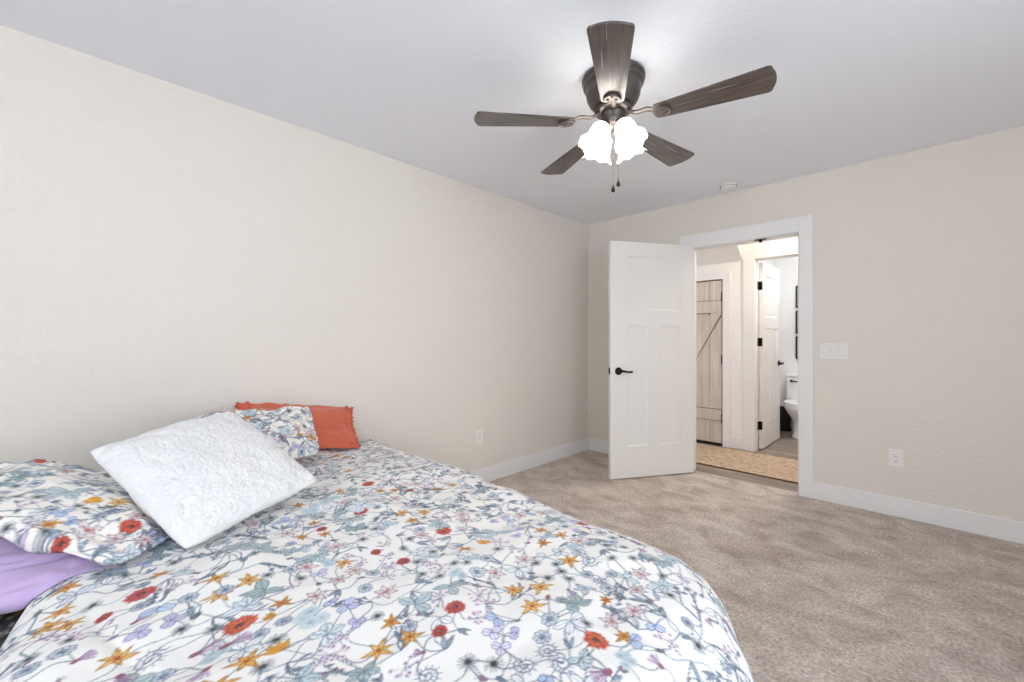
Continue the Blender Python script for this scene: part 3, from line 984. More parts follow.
class Print:
    """a drawing board in metres; what is drawn becomes the cloth's dye colour"""

    def __init__(self, x0, x1, y0, y1, res, base, seed):
        self.x0, self.y0, self.res = x0, y0, res
        self.w, self.h = int((x1 - x0) / res) + 2, int((y1 - y0) / res) + 2
        self.a = np.empty((self.h, self.w, 3), np.float32)
        self.a[:] = np.array(base, np.float32) / 255.0
        self.r = random.Random(seed)

    def _win(self, pts, pad):
        i0 = max(int((pts[:, 0].min() - pad - self.x0) / self.res), 0)
        i1 = min(int((pts[:, 0].max() + pad - self.x0) / self.res) + 2, self.w)
        j0 = max(int((pts[:, 1].min() - pad - self.y0) / self.res), 0)
        j1 = min(int((pts[:, 1].max() + pad - self.y0) / self.res) + 2, self.h)
        if i1 <= i0 or j1 <= j0:
            return None
        X = self.x0 + (np.arange(i0, i1) + 0.5) * self.res
        Y = self.y0 + (np.arange(j0, j1) + 0.5) * self.res
        return i0, i1, j0, j1, X[None, :], Y[:, None]

    def fill(self, pts, col, a=1.0):
        pts = np.asarray(pts, float)
        w = self._win(pts, 0.002)
        if w is None: return
        i0, i1, j0, j1, X, Y = w
        ins = np.zeros((j1 - j0, i1 - i0), bool)
        q = np.roll(pts, -1, 0)
        for (ax, ay), (bx, by) in zip(pts, q):
            if ay == by: continue
            ins ^= ((ay > Y) != (by > Y)) & (X < (bx - ax) * (Y - ay) / (by - ay) + ax)
        sub = self.a[j0:j1, i0:i1]
        m = (ins * a)[..., None].astype(np.float32)
        sub[:] = sub * (1 - m) + m * (np.array(col, np.float32) / 255.0)

    def stroke(self, pts, wd, col, a=1.0):
        pts = np.asarray(pts, float)
        c = np.array(col, np.float32) / 255.0
        for p, q in zip(pts, pts[1:]):
            w = self._win(np.array([p, q]), wd)
            if w is None: continue
            i0, i1, j0, j1, X, Y = w
            d = q - p
            L2 = max((d ** 2).sum(), 1e-12)
            t = np.clip(((X - p[0]) * d[0] + (Y - p[1]) * d[1]) / L2, 0, 1)
            ds = np.hypot(X - p[0] - t * d[0], Y - p[1] - t * d[1])
            m = np.clip((wd / 2 + self.res / 2 - ds) / self.res, 0, 1) * a
            m = m[..., None].astype(np.float32)
            sub = self.a[j0:j1, i0:i1]
            sub[:] = np.where(m > 0, sub * (1 - m) + m * c, sub)

    def jit(self, c, k=10):
        d = self.r.uniform(-k, k)
        return tuple(min(255, max(0, v + d + self.r.uniform(-k, k) * 0.4)) for v in c)

    def disc(self, c, r, col, a=1.0, n=16, asp=1.0, rot=0.0):
        t = np.linspace(0, 2 * PI, n, endpoint=False)
        x, y = r * np.cos(t), r * asp * np.sin(t)
        cr, sr = math.cos(rot), math.sin(rot)
        self.fill(np.stack([c[0] + x * cr - y * sr, c[1] + x * sr + y * cr], 1), col, a)

    def petal(self, c, ang, r0, r1, w, shape, col, line, lw=0.0016, a=1.0, la=0.9, rib=True):
        t = np.linspace(0, 1, 9)
        if shape == 'point':
            wd = w * np.sin(PI * np.clip(t, 0, 1) ** 0.75) * (1 - 0.15 * t)
        elif shape == 'round':
            wd = w * np.sqrt(np.clip(1 - (2 * t - 1) ** 2, 0, 1)) * (0.65 + 0.5 * t)
        else:
            wd = w * np.sin(PI * t ** 1.2) ** 0.7
        rr = r0 + (r1 - r0) * t
        bend = self.r.uniform(-0.12, 0.12) * (r1 - r0) * t * t
        ca, sa = math.cos(ang), math.sin(ang)

        def loc(x, y):
            return np.stack([c[0] + x * ca - y * sa, c[1] + x * sa + y * ca], 1)
        up, dn = loc(rr, wd + bend), loc(rr, -wd + bend)
        poly = np.concatenate([up, dn[::-1]])
        if col is not None:
            self.fill(poly, col, a)
        if line is not None:
            self.stroke(np.concatenate([poly, poly[:1]]), lw, line, la)
            if rib:
                self.stroke(loc(rr[1:8], bend[1:8]), lw * 0.8, line, la * 0.7)

    def curve(self, p, q, bow, n=10):
        p, q = np.array(p, float), np.array(q, float)
        d = q - p
        nrm = np.array([-d[1], d[0]])
        t = np.linspace(0, 1, n)[:, None]
        return p + d * t + nrm * bow * np.sin(PI * t) + nrm * bow * 0.35 * np.sin(2 * PI * t)

    # ---- plants
    def lily(self, c, r, tone=0):
        cols = ((224, 180, 98), (228, 194, 120), (230, 210, 158), (208, 158, 92))
        col = cols[tone % 4]
        rot = self.r.uniform(0, 2 * PI)
        for k in range(6):
            self.petal(c, rot + k * PI / 3 + self.r.uniform(-.12, .12), 0, r * (1.25 if k % 2 else 0.95), r * 0.20, 'point', self.jit(col, 9), (142, 92, 40), 0.0017, 1, 0.8)
        for k in range(6):
            a = rot + k * PI / 3 + 0.4
            self.stroke([(c[0], c[1]), (c[0] + 0.5 * r * math.cos(a), c[1] + 0.5 * r * math.sin(a))], 0.0018, (172, 88, 40), 0.8)
        self.disc(c, r * 0.17, (160, 84, 44))

    def trumpet(self, c, r):
        rot = self.r.uniform(0, 2 * PI)
        for k in range(5):
            self.petal(c, rot + (k - 2) * 0.38, 0, r * 1.5, r * 0.28, 'point', self.jit((226, 166, 60), 8), (160, 108, 48), 0.0015, 1, 0.8)

    def zinnia(self, c, r, tone=0):
        cols = ((196, 94, 74), (186, 88, 90), (204, 104, 70))
        col = cols[tone % 3]
        rot = self.r.uniform(0, 1)
        for ring, n, s in ((1.0, 15, 0.17), (0.72, 12, 0.16)):
            for k in range(n):
                self.petal(c, rot + 2 * PI * k / n + ring, r * 0.15, r * ring * self.r.uniform(.92, 1.05), r * s, 'round', self.jit(col, 14), (138, 50, 46), 0.0012, 1, 0.7, rib=False)
        self.disc(c, r * 0.30, (92, 58, 58))
        for k in range(14):
            a = self.r.uniform(0, 2 * PI); q = r * 0.3 * self.r.random()
            self.disc((c[0] + q * math.cos(a), c[1] + q * math.sin(a)), 0.0014, self.r.choice([(60, 56, 62), (176, 120, 90)]), n=6)

    def fuzzy(self, c, r):
        n = 30
        for k in range(n):
            a = 2 * PI * k / n + self.r.uniform(-.08, .08)
            q = r * self.r.uniform(0.75, 1.1)
            self.stroke([(c[0] + .3 * r * math.cos(a), c[1] + .3 * r * math.sin(a)), (c[0] + q * math.cos(a), c[1] + q * math.sin(a))], 0.0014, self.r.choice([(122, 130, 138), (152, 158, 164), (92, 100, 108)]), 0.85)
        self.disc(c, r * 0.42, (106, 110, 108), 0.9)
        self.disc(c, r * 0.26, (60, 66, 68))

    def eye(self, c, r):
        rot = self.r.uniform(0, 1)
        for k in range(8):
            self.petal(c, rot + 2 * PI * k / 8, r * .2, r, r * 0.30, 'round', (222, 227, 232), (92, 104, 122), 0.0016, 1, 0.8)
        self.disc(c, r * 0.36, (134, 148, 172)); self.disc(c, r * 0.24, (78, 88, 108)); self.disc(c, r * 0.1, (205, 210, 214))

    def lineart(self, c, r):
        rot = self.r.uniform(0, 1)
        for k in range(6):
            self.petal(c, rot + k * PI / 3 + self.r.uniform(-.1, .1), r * .05, r * self.r.uniform(.9, 1.15), r * 0.24, 'point', (232, 224, 224), (118, 102, 116), 0.0017, 0.9, 0.85)
        for k in range(7):
            a = self.r.uniform(0, 2 * PI)
            self.stroke([c, (c[0] + .5 * r * math.cos(a), c[1] + .5 * r * math.sin(a))], 0.0014, (166, 92, 84), 0.8)
        self.disc(c, r * .13, (164, 96, 84))

    def pansy(self, c, r, tone=0):
        cols = ((180, 194, 216), (196, 188, 214), (188, 192, 218), (216, 208, 224))
        col = cols[tone % 4]
        rot = self.r.uniform(0, 2 * PI)
        for k in range(self.r.choice([2, 3, 3])):
            a = rot + k * 1.9
            self.petal(c, a, -0.1 * r, r * 1.15, r * 0.52, 'round', self.jit(col, 8), (96, 106, 146), 0.0017, 1, 0.8)
        self.disc(c, r * .14, (112, 118, 150))

    def leaf(self, c, ang, L, w, tone=0):
        cols = ((182, 197, 202), (196, 208, 216), (172, 187, 188), (212, 220, 227), (154, 170, 175))
        self.petal(c, ang, 0, L, w, self.r.choice(['mid', 'mid', 'point']), self.jit(cols[tone % 5], 8), self.jit((88, 104, 116), 12), 0.0017, 0.92, 0.85)
        for k in range(3):
            q = L * (0.3 + 0.2 * k)
            for s in (-1, 1):
                a = ang + s * 0.6
                p = (c[0] + q * math.cos(ang), c[1] + q * math.sin(ang))
                self.stroke([p, (p[0] + w * .6 * math.cos(a), p[1] + w * .6 * math.sin(a))], 0.001, (98, 114, 126), 0.6)

    def cluster(self, c, r):
        rot = self.r.uniform(0, 2 * PI); tn = self.r.randrange(5)
        n = self.r.choice([3, 4, 5])
        for k in range(n):
            self.leaf(c, rot + k * 2 * PI / n * 0.8 + self.r.uniform(-.2, .2), r * self.r.uniform(.85, 1.15), r * .30, tn)

    def feather(self, c, r):
        for k in range(5):
            a = self.r.uniform(0, 2 * PI); q = r * .45
            p = (c[0] + q * math.cos(a), c[1] + q * math.sin(a))
            self.disc(p, r * .42, (196, 210, 216), 0.75, 14)
            for j in range(16):
                b = 2 * PI * j / 16
                self.stroke([p, (p[0] + .42 * r * math.cos(b), p[1] + .42 * r * math.sin(b))], 0.0011, (132, 152, 166), 0.6)

    def thistle(self, c, r):
        a0 = self.r.uniform(0, 2 * PI)
        for k in range(16):
            a = a0 + self.r.uniform(-.65, .65)
            self.stroke([c, (c[0] + 1.5 * r * math.cos(a), c[1] + 1.5 * r * math.sin(a))], 0.0022, self.r.choice([(150, 126, 156), (128, 104, 136), (182, 164, 188)]), 0.85)
        self.disc((c[0], c[1]), r * .42, (138, 92, 110), asp=.8, rot=a0)

    def sprig(self, c, r):
        """a spray of tiny blossoms"""
        for k in range(11):
            a = self.r.uniform(0, 2 * PI); q = r * math.sqrt(self.r.random())
            p = (c[0] + q * math.cos(a), c[1] + q * math.sin(a))
            self.stroke([c, p], 0.0012, INK, 0.6)
            self.disc(p, 0.0052, self.r.choice([(214, 192, 208), (200, 190, 206), (222, 206, 214)]), n=8)
            self.disc(p, 0.0024, self.r.choice([(122, 90, 110), (96, 100, 120)]), n=6)

    def fern(self, c, r):
        rot = self.r.uniform(0, 2 * PI); sg = self.r.choice([-1, 1])
        pts = []
        for k in range(22):
            t = k / 21
            a = rot + sg * (3.6 * PI * (1 - t)); q = r * (0.15 + 0.85 * t)
            pts.append((c[0] + q * math.cos(a), c[1] + q * math.sin(a)))
        self.stroke(pts, 0.0022, (88, 102, 126), 0.95)
        for k in range(4, 22, 1):
            x, y = pts[k]; d = np.array([x - c[0], y - c[1]]); d /= np.hypot(*d) + 1e-9
            self.stroke([(x, y), (x + d[0] * .008, y + d[1] * .008)], 0.0018, (112, 126, 150), 0.85)

    def bud(self, c, r):
        a = self.r.uniform(0, 2 * PI)
        col = self.r.choice([(80, 88, 98), (104, 112, 124), (138, 74, 80), (94, 104, 104), (134, 92, 112), (96, 108, 128)])
        self.disc(c, r, col, 0.9, 12, 0.55, a)
        for s in (-.5, 0, .5):
            self.stroke([c, (c[0] + 1.5 * r * math.cos(a + s), c[1] + 1.5 * r * math.sin(a + s))], 0.0014, (126, 138, 150), 0.8)

    def slim(self, c, r):
        a = self.r.uniform(0, 2 * PI)
        for k in range(self.r.choice([1, 2, 3])):
            b = a + k * 0.55
            self.petal(c, b, 0, r * 1.7, r * .24, 'point', self.jit(self.r.choice([(152, 166, 178), (176, 190, 202), (140, 152, 160)]), 10), (84, 98, 114), 0.0016, .92, .9)

    def bundle(self, c, r):
        """a bunch of long stalks with slim leaves"""
        a0 = self.r.uniform(0, 2 * PI)
        for k in range(self.r.choice([3, 4, 5])):
            a = a0 + self.r.uniform(-.35, .35)
            L = r * self.r.uniform(2.2, 4.6)
            q = (c[0] + L * math.cos(a), c[1] + L * math.sin(a))
            cv = self.curve(c, q, self.r.uniform(-.2, .2), 9)
            self.stroke(cv, self.r.choice([0.0018, 0.0024, 0.003]), self.jit((92, 106, 124), 14), 0.92)
            for j in self.r.sample(range(2, 9), 2):
                self.petal(cv[j], a + self.r.choice([-.7, .7, -.4, .4]), 0, r * self.r.uniform(.5, .9), r * .12, 'point', self.jit((186, 198, 206), 14), (86, 98, 116), 0.0016, .9, .85)
            if self.r.random() < .6:
                self.bud(q, 0.007)

    def outline(self, c, r):
        """leaves drawn in line only"""
        rot = self.r.uniform(0, 2 * PI)
        for k in range(self.r.choice([2, 3, 4])):
            self.petal(c, rot + k * 1.3, 0, r * self.r.uniform(.9, 1.2), r * .28, 'mid', (230, 233, 235), (100, 112, 128), 0.0017, 0.8, 0.9)

    def scatter(self, n_try, spacing, avoid, x0, x1, y0, y1, small=True):
        """fills what is left between the placed flowers with stems, leaves and small blossoms"""
        pts = [(p[0], p[1], p[2]) for p in avoid]
        new = []
        for _ in range(n_try):
            x, y = self.r.uniform(x0, x1), self.r.uniform(y0, y1)
            if all((x - a) ** 2 + (y - b) ** 2 > (spacing + 0.55 * c) ** 2 for a, b, c in pts):
                pts.append((x, y, 0.012)); new.append((x, y))
        P = np.array([(p[0], p[1]) for p in pts])
        for x, y in [(p[0], p[1]) for p in pts]:
            d = np.hypot(P[:, 0] - x, P[:, 1] - y)
            o = np.argsort(d)[2:9]
            for j in self.r.sample(list(o), min(len(o), self.r.choice([1, 1, 2]))):
                if d[j] < 0.26:
                    self.stroke(self.curve((x, y), P[j], self.r.uniform(-.3, .3)), self.r.choice([0.0016, 0.0020, 0.0024]), self.jit((96, 110, 128), 14), 0.9)
        kinds = (('bundle', .11, .018, .026), ('slim', .17, .014, .024), ('bud', .13, .007, .012), ('cluster', .07, .024, .040), ('outline', .08, .024, .036),
                 ('fuzzy', .08, .012, .018), ('eye', .06, .012, .018), ('sprig', .06, .018, .028), ('lineart', .06, .022, .032), ('fern', .04, .012, .018),
                 ('thistle', .04, .011, .016), ('pansy', .02, .014, .020), ('feather', .02, .022, .030), ('lily', .007, .020, .026), ('zinnia', .005, .016, .020))
        tot = sum(k[1] for k in kinds)
        for x, y in new:
            k = self.r.random() * tot
            for nm, wgt, ra, rb in kinds:
                k -= wgt
                if k <= 0:
                    break
            self.draw(nm, (x, y), self.r.uniform(ra, rb), self.r.randrange(4))

    def draw(self, kind, c, r, tone=0):
        f = getattr(self, kind)
        if kind in ('lily', 'zinnia', 'pansy'):
            f(c, r, tone)
        else:
            f(c, r)

    def sample(self, x, y):
        """dye colour in linear light at arrays of board positions"""
        fx = np.clip((x - self.x0) / self.res - 0.5, 0, self.w - 1.001)
        fy = np.clip((y - self.y0) / self.res - 0.5, 0, self.h - 1.001)
        i, j = fx.astype(int), fy.astype(int)
        u, v = (fx - i)[:, None], (fy - j)[:, None]
        A = self.a
        c = A[j, i] * (1 - u) * (1 - v) + A[j, i + 1] * u * (1 - v) + A[j + 1, i] * (1 - u) * v + A[j + 1, i + 1] * u * v
        lin = np.where(c <= 0.04045, c / 12.92, ((c + 0.055) / 1.055) ** 2.4)
        return np.concatenate([lin, np.ones((len(lin), 1))], 1).astype(np.float32)


def vnoise(x, y, seed):
    """smooth value noise on arrays, about -1..1"""
    rg = np.random.RandomState(seed)
    T = rg.uniform(-1, 1, (64, 64))
    xi, yi = np.floor(x).astype(int), np.floor(y).astype(int)
    u, v = x - xi, y - yi
    u, v = u * u * u * (u * (u * 6 - 15) + 10), v * v * v * (v * (v * 6 - 15) + 10)
    a, b = T[yi % 64, xi % 64], T[yi % 64, (xi + 1) % 64]
    c, d = T[(yi + 1) % 64, xi % 64], T[(yi + 1) % 64, (xi + 1) % 64]
    return (a * (1 - u) + b * u) * (1 - v) + (c * (1 - u) + d * u) * v


def grid_object(name, co, nu, nv, m, parent=None, colors=None, wrap=None, extra_faces=None):
    """a mesh from a (nv, nu) grid of points"""
    me = bpy.data.meshes.new(name)
    nvert = len(co)
    idx = np.arange(nu * nv).reshape(nv, nu)
    q = np.stack([idx[:-1, :-1], idx[:-1, 1:], idx[1:, 1:], idx[1:, :-1]], -1).reshape(-1, 4)
    if extra_faces is not None:
        q = np.concatenate([q, extra_faces])
    nf = len(q)
    me.vertices.add(nvert)
    me.vertices.foreach_set('co', np.ascontiguousarray(co, np.float32).ravel())
    me.loops.add(nf * 4)
    me.loops.foreach_set('vertex_index', np.ascontiguousarray(q, np.int32).ravel())
    me.polygons.add(nf)
    me.polygons.foreach_set('loop_start', np.arange(0, nf * 4, 4, dtype=np.int32))
    me.polygons.foreach_set('loop_total', np.full(nf, 4, np.int32))
    me.polygons.foreach_set('use_smooth', np.ones(nf, bool))
    me.update(calc_edges=True)
    me.validate()
    if colors is not None:
        at = me.color_attributes.new('print', 'FLOAT_COLOR', 'POINT')
        at.data.foreach_set('color', np.ascontiguousarray(colors, np.float32).ravel())
    me.materials.append(m)
    o = bpy.data.objects.new(name, me)
    C.objects.link(o)
    o.parent = parent
    return o


# ------------------------------------------------------------------ bed
MT = 0.545                                   # top of the mattress
BX_H, BX_F, BY_N, BY_F = -2.585, -0.47, -0.46, 1.15
bed = thing('bed', 'low bed with dark floral fitted sheet under the flowered comforter', 'bed', (-1.53, 0.40, 0))


def bl(x, y, z):
    return (x + 1.53, y - 0.40, z)


mb = MB()
x0, y0, _ = bl(BX_H, BY_N, 0); x1, y1, _ = bl(BX_F, BY_F, 0)
mb.box(x0 + 0.01, x1 - 0.02, y0 + 0.01, y1 - 0.01, 0.11, 0.28, 0.02, 3).build('box_spring', M['mattress'], bed)
MB().box(x0, x1, y0, y1, 0.28, MT, 0.05, 5, smooth=True).build('mattress_in_fitted_sheet', M['dark_floral'], bed, 60)['label'] = 'dark floral fitted sheet'
fr = MB().box(x0 + 0.02, x1 - 0.05, y0 + 0.02, y0 + 0.06, 0.06, 0.11, 0.003).box(x0 + 0.02, x1 - 0.05, y1 - 0.06, y1 - 0.02, 0.06, 0.11, 0.003)
fr.box(x0 + 0.02, x0 + 0.06, y0 + 0.06, y1 - 0.06, 0.06, 0.11, 0.003).box(x1 - 0.09, x1 - 0.05, y0 + 0.06, y1 - 0.06, 0.06, 0.11, 0.003)
fr.build('bed_frame', M['bed_wood'], bed)
for x in (x0 + 0.05, x1 - 0.08):
    for y in (y0 + 0.05, y1 - 0.05):
        MB().box(x - 0.02, x + 0.02, y - 0.02, y + 0.02, 0.0, 0.06, 0.003).build('leg', M['bed_wood'], bed)

# comforter: a puffy sheet laid over the bed, rolling over the foot and the far side
CTOP = 0.612
CXC, CYC, CRC, CRR = -0.605, 0.872, 0.205, 0.18     # inner corner, corner radius, roll radius


def far_edge(u):
    return CYC - 0.055 * (np.clip(u, -2.5, -0.3) + 0.605)


def comforter_pos(u, v):
    yc = far_edge(u)
    qx, qy = np.maximum(u - CXC, 0), np.maximum(v - yc, 0)
    dist = np.hypot(qx, qy)
    dn = np.maximum(dist, 1e-9)
    nx, ny = qx / dn, qy / dn
    s = np.maximum(dist - CRC, 0)
    arc = CRR * PI / 2
    sa = np.minimum(s, arc)
    hang = np.maximum(s - arc, 0)
    ang = np.arctan2(ny, nx + 1e-9)
    side = np.where(nx > 0.999, v * 9, np.where(ny > 0.999, u * 9, ang * 5 + 3))
    fold = np.sin(side * 1.7 + 1.0) * 0.6 + np.sin(side * 0.77) * 0.6
    out = np.minimum(dist, CRC) + CRR * np.sin(sa / CRR) + hang * 0.10 + fold * 0.030 * np.clip((s - 0.10) / 0.35, 0, 1)
    drop = CRR * (1 - np.cos(sa / CRR)) + hang * 0.985
    x = np.minimum(u, CXC) + nx * out
    y = np.minimum(v, yc) + ny * out
    # quilted puffiness, soft creases
    top = np.clip(1 - s / arc, 0, 1)
    z = CTOP + 0.013 * vnoise(u * 3.1 + 3, v * 3.1 + 7, 1) + 0.009 * vnoise(u * 7 + 1, v * 7 + 2, 2) + 0.0028 * vnoise(u * 17 + 4, v * 17 + 9, 3)
    z += 0.0035 * (1 - np.abs(vnoise(u * 6 + 2 * v, v * 9 - 2 * u, 4))) ** 3
    # a few long fold creases
    for (ax, ay, bx_, by_, dep, wd) in ((-1.33, 0.02, -0.92, 0.14, -0.006, 0.012), (-1.20, -0.02, -0.80, 0.06, -0.004, 0.014), (-1.6, 0.55, -1.0, 0.95, 0.006, 0.03),
                                        (-0.95, 0.30, -0.55, 0.20, 0.006, 0.03), (-0.62, 0.75, -0.36, 0.62, 0.008, 0.025), (-2.0, 0.8, -1.4, 0.62, 0.007, 0.03)):
        dx, dy = bx_ - ax, by_ - ay
        t = np.clip(((u - ax) * dx + (v - ay) * dy) / (dx * dx + dy * dy), 0, 1)
        dd = np.hypot(u - ax - t * dx, v - ay - t * dy)
        z += dep * np.exp(-(dd / wd) ** 2) * np.sin(PI * np.clip(t, 0.03, 0.97)) ** 0.5
    z = z - drop - 0.018 * np.clip((-1.75 - u) / 0.4, 0, 1) * np.clip((v - 0.6) / 0.4, 0, 1)
    puff = 0.010 * vnoise(u * 5 + 5, v * 5 + 1, 6) * (1 - top)
    x += nx * puff
    y += ny * puff
    # the near edge and the head edge curl down on to the sheet
    e = np.minimum(v - V0, 10)
    curl = np.clip(1 - e / 0.11, 0, 1)
    low = MT + 0.006
    k = 1 - np.sqrt(np.clip(1 - curl ** 2.2, 0, 1))
    z = np.where(drop < 0.01, z * (1 - k) + low * k, z - np.minimum(k, 1) * 0.03)
    hd = np.clip(1 - (u - head_edge(v)) / 0.10, 0, 1)
    k2 = 1 - np.sqrt(np.clip(1 - hd ** 2.2, 0, 1))
    z = np.where(drop < 0.01, z * (1 - k2) + low * k2, z)
    y = y - 0.16 * (x + 1.57) * np.clip((0.35 - v) / 0.43, 0, 1)
    return np.stack([x, y, z], 1)


V0, V1, U1 = -0.085, 1.45, 0.10


def head_edge(v):
    return np.where(v > 0.78, -2.50, np.where(v < 0.02, -1.66, -1.66 - (v - 0.02) / 0.76 * 0.84))


def spaced(a, b, fine0, fine1, h_f, h_c):
    out = [a]
    while out[-1] < b:
        out.append(out[-1] + (h_f if fine0 <= out[-1] < fine1 else h_c))
    return np.array(out)


vv_ = spaced(V0, V1, V0, 1.24, 0.0027, 0.008)
tt_ = spaced(0, 1, 0, 1.0, 0.0026 / 2.0, 0.004)
# u lines run from the slanted head edge to the foot hem
VV, TT = np.meshgrid(vv_, tt_, indexing='ij')
HE = head_edge(VV)
HE = -2.46 + 0.88 / (1 + np.exp((VV - 0.30) * 9))
head_edge = lambda v: -2.46 + 0.88 / (1 + np.exp((v - 0.30) * 9))
UU = HE + (U1 - HE) * TT
uf, vf = UU.ravel(), VV.ravel()

# flowers of the comforter: where they lie on the cloth
HERO = []
for kind, lst in (
    ('zinnia', ((-1.011, 0.247, 0.0269, 2), (-0.718, 0.557, 0.0225, 1), (-0.444, 0.679, 0.0246, 2), (-1.046, 0.768, 0.0244, 0), (-1.261, 0.116, 0.0271, 1), (-1.351, 0.651, 0.0235, 1), (-1.601, 0.801, 0.0242, 0), (-0.688, 0.495, 0.0159, 1), (-1.221, 0.065, 0.0125, 1), (-0.776, 1.112, 0.0191, 0), (-1.324, 0.512, 0.0154, 1), (-1.075, 0.561, 0.0137, 1),)),
    ('lily', ((-1.208, 0.237, 0.0239, 1), (-1.136, 0.232, 0.0248, 2), (-1.156, 0.286, 0.024, 1), (-0.879, 0.236, 0.0236, 0), (-0.738, 0.391, 0.0266, 1), (-0.723, 0.449, 0.0236, 0), (-0.787, 0.444, 0.0186, 3), (-0.679, 0.698, 0.0232, 1), (-0.633, 0.739, 0.0254, 1), (-0.602, 0.674, 0.0258, 1), (-0.829, 0.969, 0.0212, 1), (-0.757, 0.975, 0.0204, 1), (-0.768, 0.907, 0.0198, 3), (-0.909, 0.739, 0.0222, 0), (-1.235, 0.737, 0.0232, 1), (-1.197, 0.798, 0.0235, 1), (-1.164, 0.731, 0.0223, 0), (-1.395, 0.515, 0.0192, 0), (-1.318, 0.452, 0.0178, 0), (-1.286, 0.506, 0.018, 0), (-1.858, 0.839, 0.0271, 0), (-1.497, 0.798, 0.0231, 0), (-1.463, 0.842, 0.0194, 0), (-1.367, 0.975, 0.0197, 3), (-1.354, 1.039, 0.0201, 1), (-2.161, 0.907, 0.0257, 3), (-2.096, 0.93, 0.0203, 0), (-1.322, -0.004, 0.0214, 1), (-1.243, 0.017, 0.0224, 1), (-0.414, 0.73, 0.0174, 0), (-0.499, 0.802, 0.0132, 3), (-1.019, 0.315, 0.0178, 3),)),
    ('trumpet', ((-0.864, 0.281, 0.0208, 0), (-0.901, 0.795, 0.02, 0), (-0.983, 0.295, 0.0127, 0),)),
    ('pansy', ((-0.632, 0.599, 0.0207, 0), (-0.574, 0.598, 0.0158, 1), (-0.611, 0.566, 0.0178, 3), (-0.572, 0.552, 0.017, 3), (-0.903, 0.405, 0.022, 2), (-0.838, 0.395, 0.0165, 1), (-0.948, 0.384, 0.0156, 2), (-0.974, 0.973, 0.0229, 2), (-0.889, 0.935, 0.0154, 1), (-0.999, 0.933, 0.013, 2), (-1.464, 0.451, 0.0257, 0), (-1.176, 0.144, 0.0259, 0), (-1.111, 0.159, 0.0186, 1), (-1.108, 0.117, 0.0178, 1), (-0.397, 0.73, 0.019, 0), (-0.386, 0.801, 0.018, 0),)),
    ('fuzzy', ((-0.59, 0.487, 0.0199, 0), (-0.553, 0.516, 0.0198, 0), (-0.887, 0.585, 0.0148, 0), (-0.845, 0.609, 0.0147, 0), (-0.869, 0.67, 0.0155, 0), (-0.645, 0.779, 0.0168, 0), (-0.608, 0.813, 0.0168, 0), (-0.673, 0.845, 0.0153, 0), (-0.576, 0.954, 0.0155, 0), (-0.717, 0.819, 0.0155, 0), (-0.625, 1.004, 0.0137, 0), (-0.581, 1.024, 0.0135, 0), (-0.536, 0.99, 0.0129, 0), (-1.151, 0.32, 0.0147, 0), (-1.268, 0.32, 0.0133, 0),)),
    ('eye', ((-0.823, 0.743, 0.0184, 0), (-0.794, 0.684, 0.0199, 0), (-0.548, 0.668, 0.0184, 0), (-0.52, 0.844, 0.0184, 0), (-0.546, 0.901, 0.0147, 0), (-0.749, 0.465, 0.0163, 0), (-1.147, 0.243, 0.0161, 0), (-0.56, 0.724, 0.0151, 0), (-0.531, 0.624, 0.0175, 0), (-0.93, 0.458, 0.0163, 0),)),
    ('lineart', ((-0.991, 0.37, 0.0274, 0), (-0.888, 0.486, 0.0277, 0), (-1.028, 0.479, 0.0278, 0), (-0.436, 0.809, 0.0273, 0), (-0.456, 0.756, 0.0266, 0), (-0.496, 0.95, 0.0244, 0), (-0.468, 0.883, 0.0228, 0), (-1.012, 0.429, 0.0242, 0), (-1.067, 0.867, 0.026, 0), (-0.977, 1.033, 0.0271, 0),)),
    ('cluster', ((-0.798, 0.508, 0.0439, 0), (-0.938, 0.88, 0.049, 0), (-0.534, 0.743, 0.0431, 0), (-1.094, 0.302, 0.0419, 0), (-1.064, 0.265, 0.0352, 0), (-0.853, 0.342, 0.036, 0), (-0.773, 0.282, 0.0347, 0), (-0.791, 0.598, 0.0374, 0), (-1.39, 0.673, 0.0485, 0), (-0.869, 1.066, 0.0456, 0), (-1.366, 0.011, 0.0361, 0), (-1.088, 0.784, 0.0409, 0), (-1.299, 0.338, 0.0438, 0), (-1.321, 0.599, 0.0451, 0), (-1.361, 0.307, 0.039, 0),)),
    ('feather', ((-0.927, 0.345, 0.0426, 0), (-0.815, 0.647, 0.032, 0), (-0.383, 0.679, 0.0251, 0), (-1.516, 0.546, 0.045, 0), (-1.529, 0.62, 0.0468, 0), (-0.946, 0.205, 0.0243, 0),)),
    ('thistle', ((-0.981, 0.184, 0.0227, 0), (-0.959, 0.22, 0.0231, 0), (-0.91, 0.191, 0.0178, 0), (-0.387, 0.628, 0.0206, 0), (-1.008, 0.097, 0.0176, 0),)),
    ('sprig', ((-0.794, 0.328, 0.0262, 0), (-0.817, 0.35, 0.0235, 0), (-0.713, 0.623, 0.027, 0), (-0.678, 0.612, 0.0261, 0), (-0.809, 0.835, 0.0249, 0), (-1.23, 0.177, 0.0324, 0), (-0.664, 0.402, 0.0251, 0), (-1.09, 0.596, 0.0255, 0),)),
    ('fern', ((-0.499, 0.604, 0.0223, 0), (-0.456, 0.59, 0.0211, 0), (-0.508, 0.55, 0.0214, 0), (-0.62, 0.419, 0.021, 0), (-0.614, 0.91, 0.0231, 0), (-0.656, 0.926, 0.0213, 0), (-1.02, 0.13, 0.0221, 0),)),
):
    for hu, hv, hr, tone in lst:
        HERO.append((kind, (hu, hv), hr, tone))

